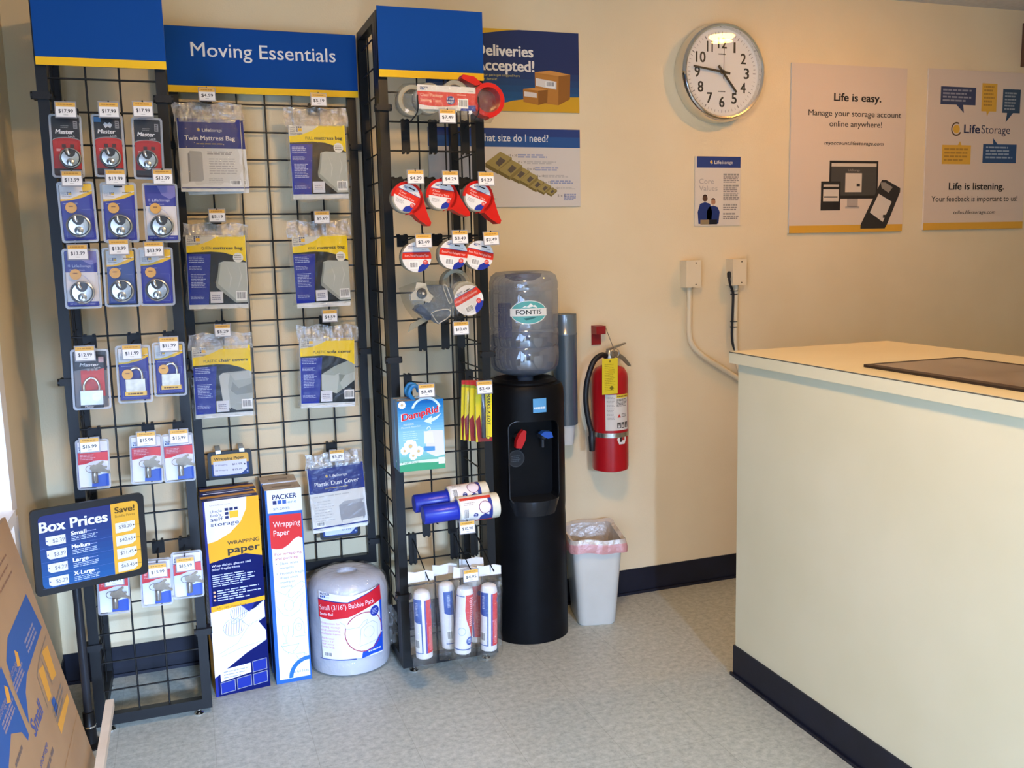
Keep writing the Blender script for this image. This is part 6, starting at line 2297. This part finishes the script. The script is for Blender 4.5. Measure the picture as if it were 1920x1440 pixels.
prof2 = [(BR_ + 0.004, 0.004), (BR_ + 0.006, 0.03), (BR_ + 0.006, 0.29), (BR_ - 0.001, 0.333), (BR_ - 0.018, 0.358), (BR_ - 0.05, 0.372), (0.06, 0.378), (0.0, 0.376)]
bm = bmesh.new()
lathe(bm, prof2, 72, cap=False)
for v in bm.verts:
    rr = math.hypot(v.co.x, v.co.y)
    a = math.atan2(v.co.y, v.co.x)
    if rr > 0.03:
        k = 1 + 0.006 * math.sin(a * 17 + v.co.z * 40) * (1.6 if v.co.z > .3 else .5)
        v.co.x *= k
        v.co.y *= k
        v.co.z += 0.004 * math.sin(a * 11) * (1 if v.co.z > .33 else 0)
bmesh.ops.remove_doubles(bm, verts=bm.verts, dist=1e-6)
obj('outer_wrap', to_mesh(bm, 'outer_wrap', film('roll_wrap', '#f0f1f4', 0.14, 0.08, 0.25, 1.0, 40), smooth=True), t)
bm = bmesh.new()
prism(bm, [(0.0, 0.0), (0.03, 0.01), (0.045, 0.05), (0.04, 0.12), (0.02, 0.16), (0.0, 0.17)], -0.006, 0.004)
obj('wrap_tail', to_mesh(bm, 'wrap_tail', WRAP), t, (BR_ * 0.93, -0.05, 0.06))
P = Print(0.272, 0.278, 0.35)
RD, BL2 = '#cf2432', '#1f4fc0'
P.poly([(.02, .96), (.5, .90), (.95, .97), (.98, .0), (.5, .02), (.06, .0)], '#e6e6ee', 1)
P.poly([(.01, .84), (.45, .80), (.95, .97), (.97, .76), (.7, .69), (.45, .60), (.2, .57), (.02, .59)], RD, 2)
P.poly([(.01, .84), (.45, .80), (.95, .97), (.95, .98), (.45, .815), (.01, .855)], '#28357e', 3)
P.poly([(.62, .0), (.64, .09), (.80, .13), (.90, .25), (.985, .30), (.985, .02), (.8, .03)], BL2, 3)
P.poly([(.93, .75), (.975, .76), (.98, .3), (.95, .32)], BL2, 3)
P.text('Small (3/16") Bubble Pack', .04, .695, .072, '#f0d8dc', w=.80, rot=4.0, L=4)
P.text('Sender Roll', .04, .625, .04, '#f0d8dc', w=.20, bold=.02, L=4)
packer_logo(P, .05, .87, .15, .07, 4)
for i, s in enumerate(('Protection for', 'moving, storage', 'and shipping', 'multiple items')):
    P.text(s, .05, .50 - i * .048, .032, '#cc7c8c', w=.29)
for i, s in enumerate(('Perforated', 'every 12"', 'for easy', 'tearing')):
    P.text(s, .06, .29 - i * .04, .028, '#cc7c8c', w=.19)
P.barcode(.08, .04, .22, .11, 4)
P.ring(.68, .37, .285, .012, '#a42a44', 4)
P.disc(.84, .63, .075, '#26389a', 5)
P.greek(.79, .59, .89, .67, 4, '#b8c2e8', 6, .4)
LN = '#b4b8c6'
P.poly([(.38, .50), (.42, .44), (.60, .45), (.66, .52)], '#e9e9ee', 5)
P.line([(.34, .54), (.40, .50), (.42, .44), (.60, .45), (.66, .52), (.72, .54), (.70, .48)], .0016, LN, 6)
P.line([(.60, .20), (.62, .42), (.70, .48), (.80, .50), (.88, .44), (.88, .22), (.60, .18)], .0018, LN, 6)
P.line([(.74 + .08 * math.cos(R(a)), .36 + .08 * math.sin(R(a))) for a in range(0, 361, 24)], .0014, LN, 6)
P.rect(.02, .0, .55, .012, '#2a4aa0', 4)
P.greek(.72, .07, .95, .095, 1, '#c8d4f0', 5, .8)
obj('wrap_label', P.mesh('wrap_label', bend=BR_ + 0.0075), t, (0, 0, 0.212), (R(0), R(1), R(-5)))

# ------------------------------------------------------------------ box price sign on its stand
t = thing('price_sign_stand', 'black framed box prices sign on a floor stand before the left tower', 'sign', (-0.385, 3.165, 0))
bm = bmesh.new()
rod(bm, (0, 0, 0.03), (0, 0, 0.62), 0.0135, 16)
obj('pole', to_mesh(bm, 'pole', col('#2c2e33', 0.3, 0.3), smooth=True), t)
bm = bmesh.new()
lathe(bm, [(0.0, 0.0), (0.045, 0.0), (0.045, 0.005), (0.022, 0.012), (0.019, 0.06), (0.020, 0.064), (0.020, 0.075), (0.018, 0.078), (0.018, 0.118), (0.0145, 0.12)], 20)
obj('pole_foot', to_mesh(bm, 'pole_foot', BLACKMETAL, smooth=True), t)
obj('foot_ring', lathe_mesh('foot_ring', [(0.0195, 0.066), (0.021, 0.067), (0.021, 0.072), (0.0195, 0.073)], CHROME, 20), t)
fr = thing('sign_holder', '', '', (0, 0, 0))
for k in ('label', 'category'):
    del fr[k]
bpy.data.objects.remove(fr)
c0, c1 = Vector((-0.4635, 2.94, 0.732)), Vector((-0.1595, 3.05, 0.728))
ctr = (c0 + c1) / 2 - Vector((-0.385, 3.165, 0))
yaw = math.degrees(math.atan2(0.11, 0.304))
SW, SH = 0.324, 0.262
bm = bmesh.new()
prism(bm, rrect(-SW / 2, SW / 2, -SH / 2, SH / 2, 0.014, 5), 0.0, 0.014)
frm = obj('sign_frame', to_mesh(bm, 'sign_frame', col('#1d1e20', 0.35), bevel=0.003, smooth=True), t, tuple(ctr), (0, R(0.7), R(yaw)))
w, h = SW - 0.038, SH - 0.040
P = Print(w, h, 0.35)
cor = rrect(0.0, 1.0, 0.0, 1.0, .06, 4)
for k in range(12):
    f = k / 11
    c = tuple(int(a + (b - a) * f) for a, b in zip((0x22, 0x55, 0x90), (0x2a, 0x32, 0x68)))
    pts = [(u, v) for u, v in ((0.0, k / 12), (.715, k / 12), (.715, (k + 1) / 12), (0.0, (k + 1) / 12))]
    if k == 0:
        pts = [(.055, 0), (.715, 0), (.715, 1 / 12), (0, 1 / 12), (0, .07), (.006, .035), (.025, .01)]
    if k == 11:
        pts = [(0, 11 / 12), (.715, 11 / 12), (.715, 1), (.055, 1), (.025, .99), (.006, .965), (0, .93)]
    P.poly(pts, '#%02x%02x%02x' % c, 1)
P.poly([(.715, 0), (.945, 0), (.975, .01), (.994, .035), (1, .07), (1, .93), (.994, .965), (.975, .99), (.945, 1), (.715, 1)], '#d8a435', 1)
P.text('Box Prices', .01, .775, .145, '#dcdcd8', w=.665, bold=.06, L=3)
P.text('Save!', .755, .865, .085, '#5a4420', w=.205, bold=.05, L=3)
P.text('Bundle Prices', .755, .80, .038, '#7a5c28', w=.205, L=3)
for i, (a, s, bdl) in enumerate((('$2.39', 'Small', '$38.20'), ('$3.39', 'Medium', '$40.65'), ('$4.29', 'Large', '$51.45'), ('$5.29', 'X-Large', '$63.45'))):
    v = .60 - i * .187
    P.poly([(.06, v + .01), (.09, v - .02), (.25, v - .02), (.25, v + .105), (.06, v + .105)], '#d6d6d2', 3)
    P.disc(.072, v + .045, .007, '#5a6a9a', 4)
    P.text(a, .125, v + .015, .055, '#5a6274', w=.115, L=4)
    P.text(s, .305, v + .07, .055, '#e4e8f2', w=.035 * len(s) * .72 + .025, bold=.045, L=3)
    P.greek(.46, v + .08, .56, v + .10, 1, '#8a9ac8', 3)
    P.greek(.305, v - .015, .58, v + .055, 3, '#b4c2e2', 3, .4, i, .2)
    P.rect(.0, max(v - .055, .004), .715, max(v - .052, .007), '#5a70a8', 2)
    P.poly([(.75, v - .02), (.91, v - .02), (.955, v + .02), (.955, v + .12), (.75, v + .12)], '#d6d6d2', 3)
    P.disc(.94, v + .06, .009, '#5a4a3a', 4)
    P.line([(.94, v + .06), (1.0, v + .055)], .0012, '#6a5a3a', 4)
    P.text(bdl, .785, v + .035, .05, '#4a4c54', w=.135, L=4)
    P.greek(.79, v + .095, .88, v + .11, 1, '#b8b8b4', 4)
obj('price_sheet', P.mesh('price_sheet'), frm, (0, -0.0004, 0))
bm = bmesh.new()
prism(bm, [(-0.02, 0.0), (0.055, 0.01), (0.07, -0.012), (0.02, -0.028), (-0.03, -0.02)], -0.006, 0.012)
obj('sign_bracket', to_mesh(bm, 'sign_bracket', BLACKMETAL), t, (0.02, -0.085, 0.600), (0, 0, R(yaw)))
bm = bmesh.new()
rod(bm, (0, -0.005, 0.60), (0.066, -0.142, 0.66), 0.008, 8)
obj('tilt_arm', to_mesh(bm, 'tilt_arm', BLACKMETAL, smooth=True), t)

# ------------------------------------------------------------------ flattened moving boxes leaning on the left wall, and the low wooden rail
LEN = 0.935
lean = math.atan2(0.2032, 0.9126)
KB = noisy('corrugated_kraft', '#a08360', '#aa8d68', 3.5, 0.75, 0.08, 130)


def carton_art():
    """printed face: u runs along the wall towards the back corner, v up the sheet"""
    y0, y1 = 1.60, 2.70
    P = Print(y1 - y0, LEN, 0.6)

    def q(pts):
        return [((y * .964 - y0) / (y1 - y0), (s * .964 + .058) / LEN) for y, s in pts]

    def U(y):
        return (y * .964 - y0) / (y1 - y0)

    def V(s):
        return (s * .964 + .058) / LEN
    BLU, YE, GR = '#2f5aa0', '#d8a03c', '#7d7468'
    P.poly(q([(2.72, .705), (2.755, .59), (2.46, .580), (2.40, .560), (2.335, .506), (2.33, .60), (2.345, .67), (2.42, .70)]), BLU, 1)
    P.poly(q([(2.295, .68), (2.305, .495), (2.285, .49), (2.262, .525), (2.19, .560), (2.10, .53), (2.05, .50), (1.99, .46), (1.99, .60), (2.05, .65), (2.15, .67)]), BLU, 1)
    P.poly(q([(1.99, .60), (1.99, .44), (1.75, .44), (1.75, .60)]), BLU, 1)
    for y, s in ((2.36, .60), (2.19, .585)):
        P.poly(q([(y + .075, s + .06), (y + .095, s + .045), (y + .08, s + .015), (y + .05, s + .025)]), YE, 2)
        P.greek(U(y - .035), V(s - .01), U(y + .10), V(s + .02), 3, '#8d8494', 2, .6, 4)
        P.text('storage', U(y - .035), V(s + .028), .022, '#8d8494', w=.075, L=3)
    P.greek(U(2.54), V(.60), U(2.71), V(.64), 3, '#8d8aa0', 2, .5, 5)
    P.poly(q([(2.74, .54), (2.72, .457), (2.655, .468), (2.663, .553)]), YE, 2)
    P.poly(q([(2.63, .53), (2.60, .45), (2.555, .455), (2.57, .54)]), YE, 2)
    P.line(q([(2.76, .56), (2.63, .555), (2.54, .54), (2.53, .45)]), .003, GR, 3)
    P.line(q([(2.63, .555), (2.65, .46)]), .003, GR, 3)
    P.poly(q([(2.76, .38), (2.755, .36), (2.56, .355), (2.56, .385)]), YE, 2)
    P.greek(U(2.56), V(.385), U(2.75), V(.43), 3, GR, 3, .5, 8)
    P.poly(q([(2.62, .44), (2.625, .405), (2.575, .40), (2.58, .445)]), BLU, 3)
    P.text('Small', U(2.345), V(.465), .045, '#4c5894', w=.115, bold=.03, L=2)
    P.greek(U(2.24), V(.37), U(2.47), V(.385), 1, '#6f625c', 2, .8, 2)
    P.greek(U(2.14), V(.50), U(2.24), V(.512), 1, '#6f625c', 2, .8, 2)
    P.text('storage', U(2.30), V(.405), .018, '#4c5894', w=.10, L=2)
    P.greek(U(2.50), V(.78), U(2.69), V(.85), 3, '#86664a', 2, .25, 3)
    P.line(q([(2.80, .30), (1.7, .30)]), .002, '#97703f', 1)
    return P


CA = carton_art().mesh('printed_face', org=(0.5, 0.0))
for i in range(3):
    d = 0.0097 * i
    # each sheet: foot on the floor at the right, top towards the wall on the left
    t = thing('flattened_box', 'flattened brown moving box, %s of three leaning on the left wall' % ('printed front one', 'middle one', 'rearmost')[i], 'cardboard box', (-0.2798 - d, 2.15 - 0.006 * i, 0.001), (0, 0, R(90)), 'flattened boxes leaning on the left wall')
    bm = bmesh.new()
    bx(bm, -0.55, 0.55, 0.0, 0.009, 0.0, LEN - 0.01 * i)
    s = obj('sheet', to_mesh(bm, 'sheet', KB), t, None, (-lean, 0, 0))
    if i == 0:
        obj('printed_face', CA, s, (0, -0.0002, 0))

t = thing('box_rail', 'pale wooden rail of the low box rack at the lower left', 'rack', (-0.283, 2.8, 0.0))
PALE = noisy('pale_laminate', '#c9bda9', '#d2c7b4', 14, 0.5)
obj('rail', box_mesh('rail', -0.009, 0.013, -1.3, 0.0, 0.288, 0.313, PALE, 0.002), t)
for y in (-0.72, -1.22):
    obj('leg', box_mesh('leg', 0.013, 0.033, y, y + 0.03, 0.0, 0.310, PALE), t)
obj('foot_bar', box_mesh('foot_bar', 0.033, 0.048, -1.25, -0.66, 0.0, 0.02, PALE), t)
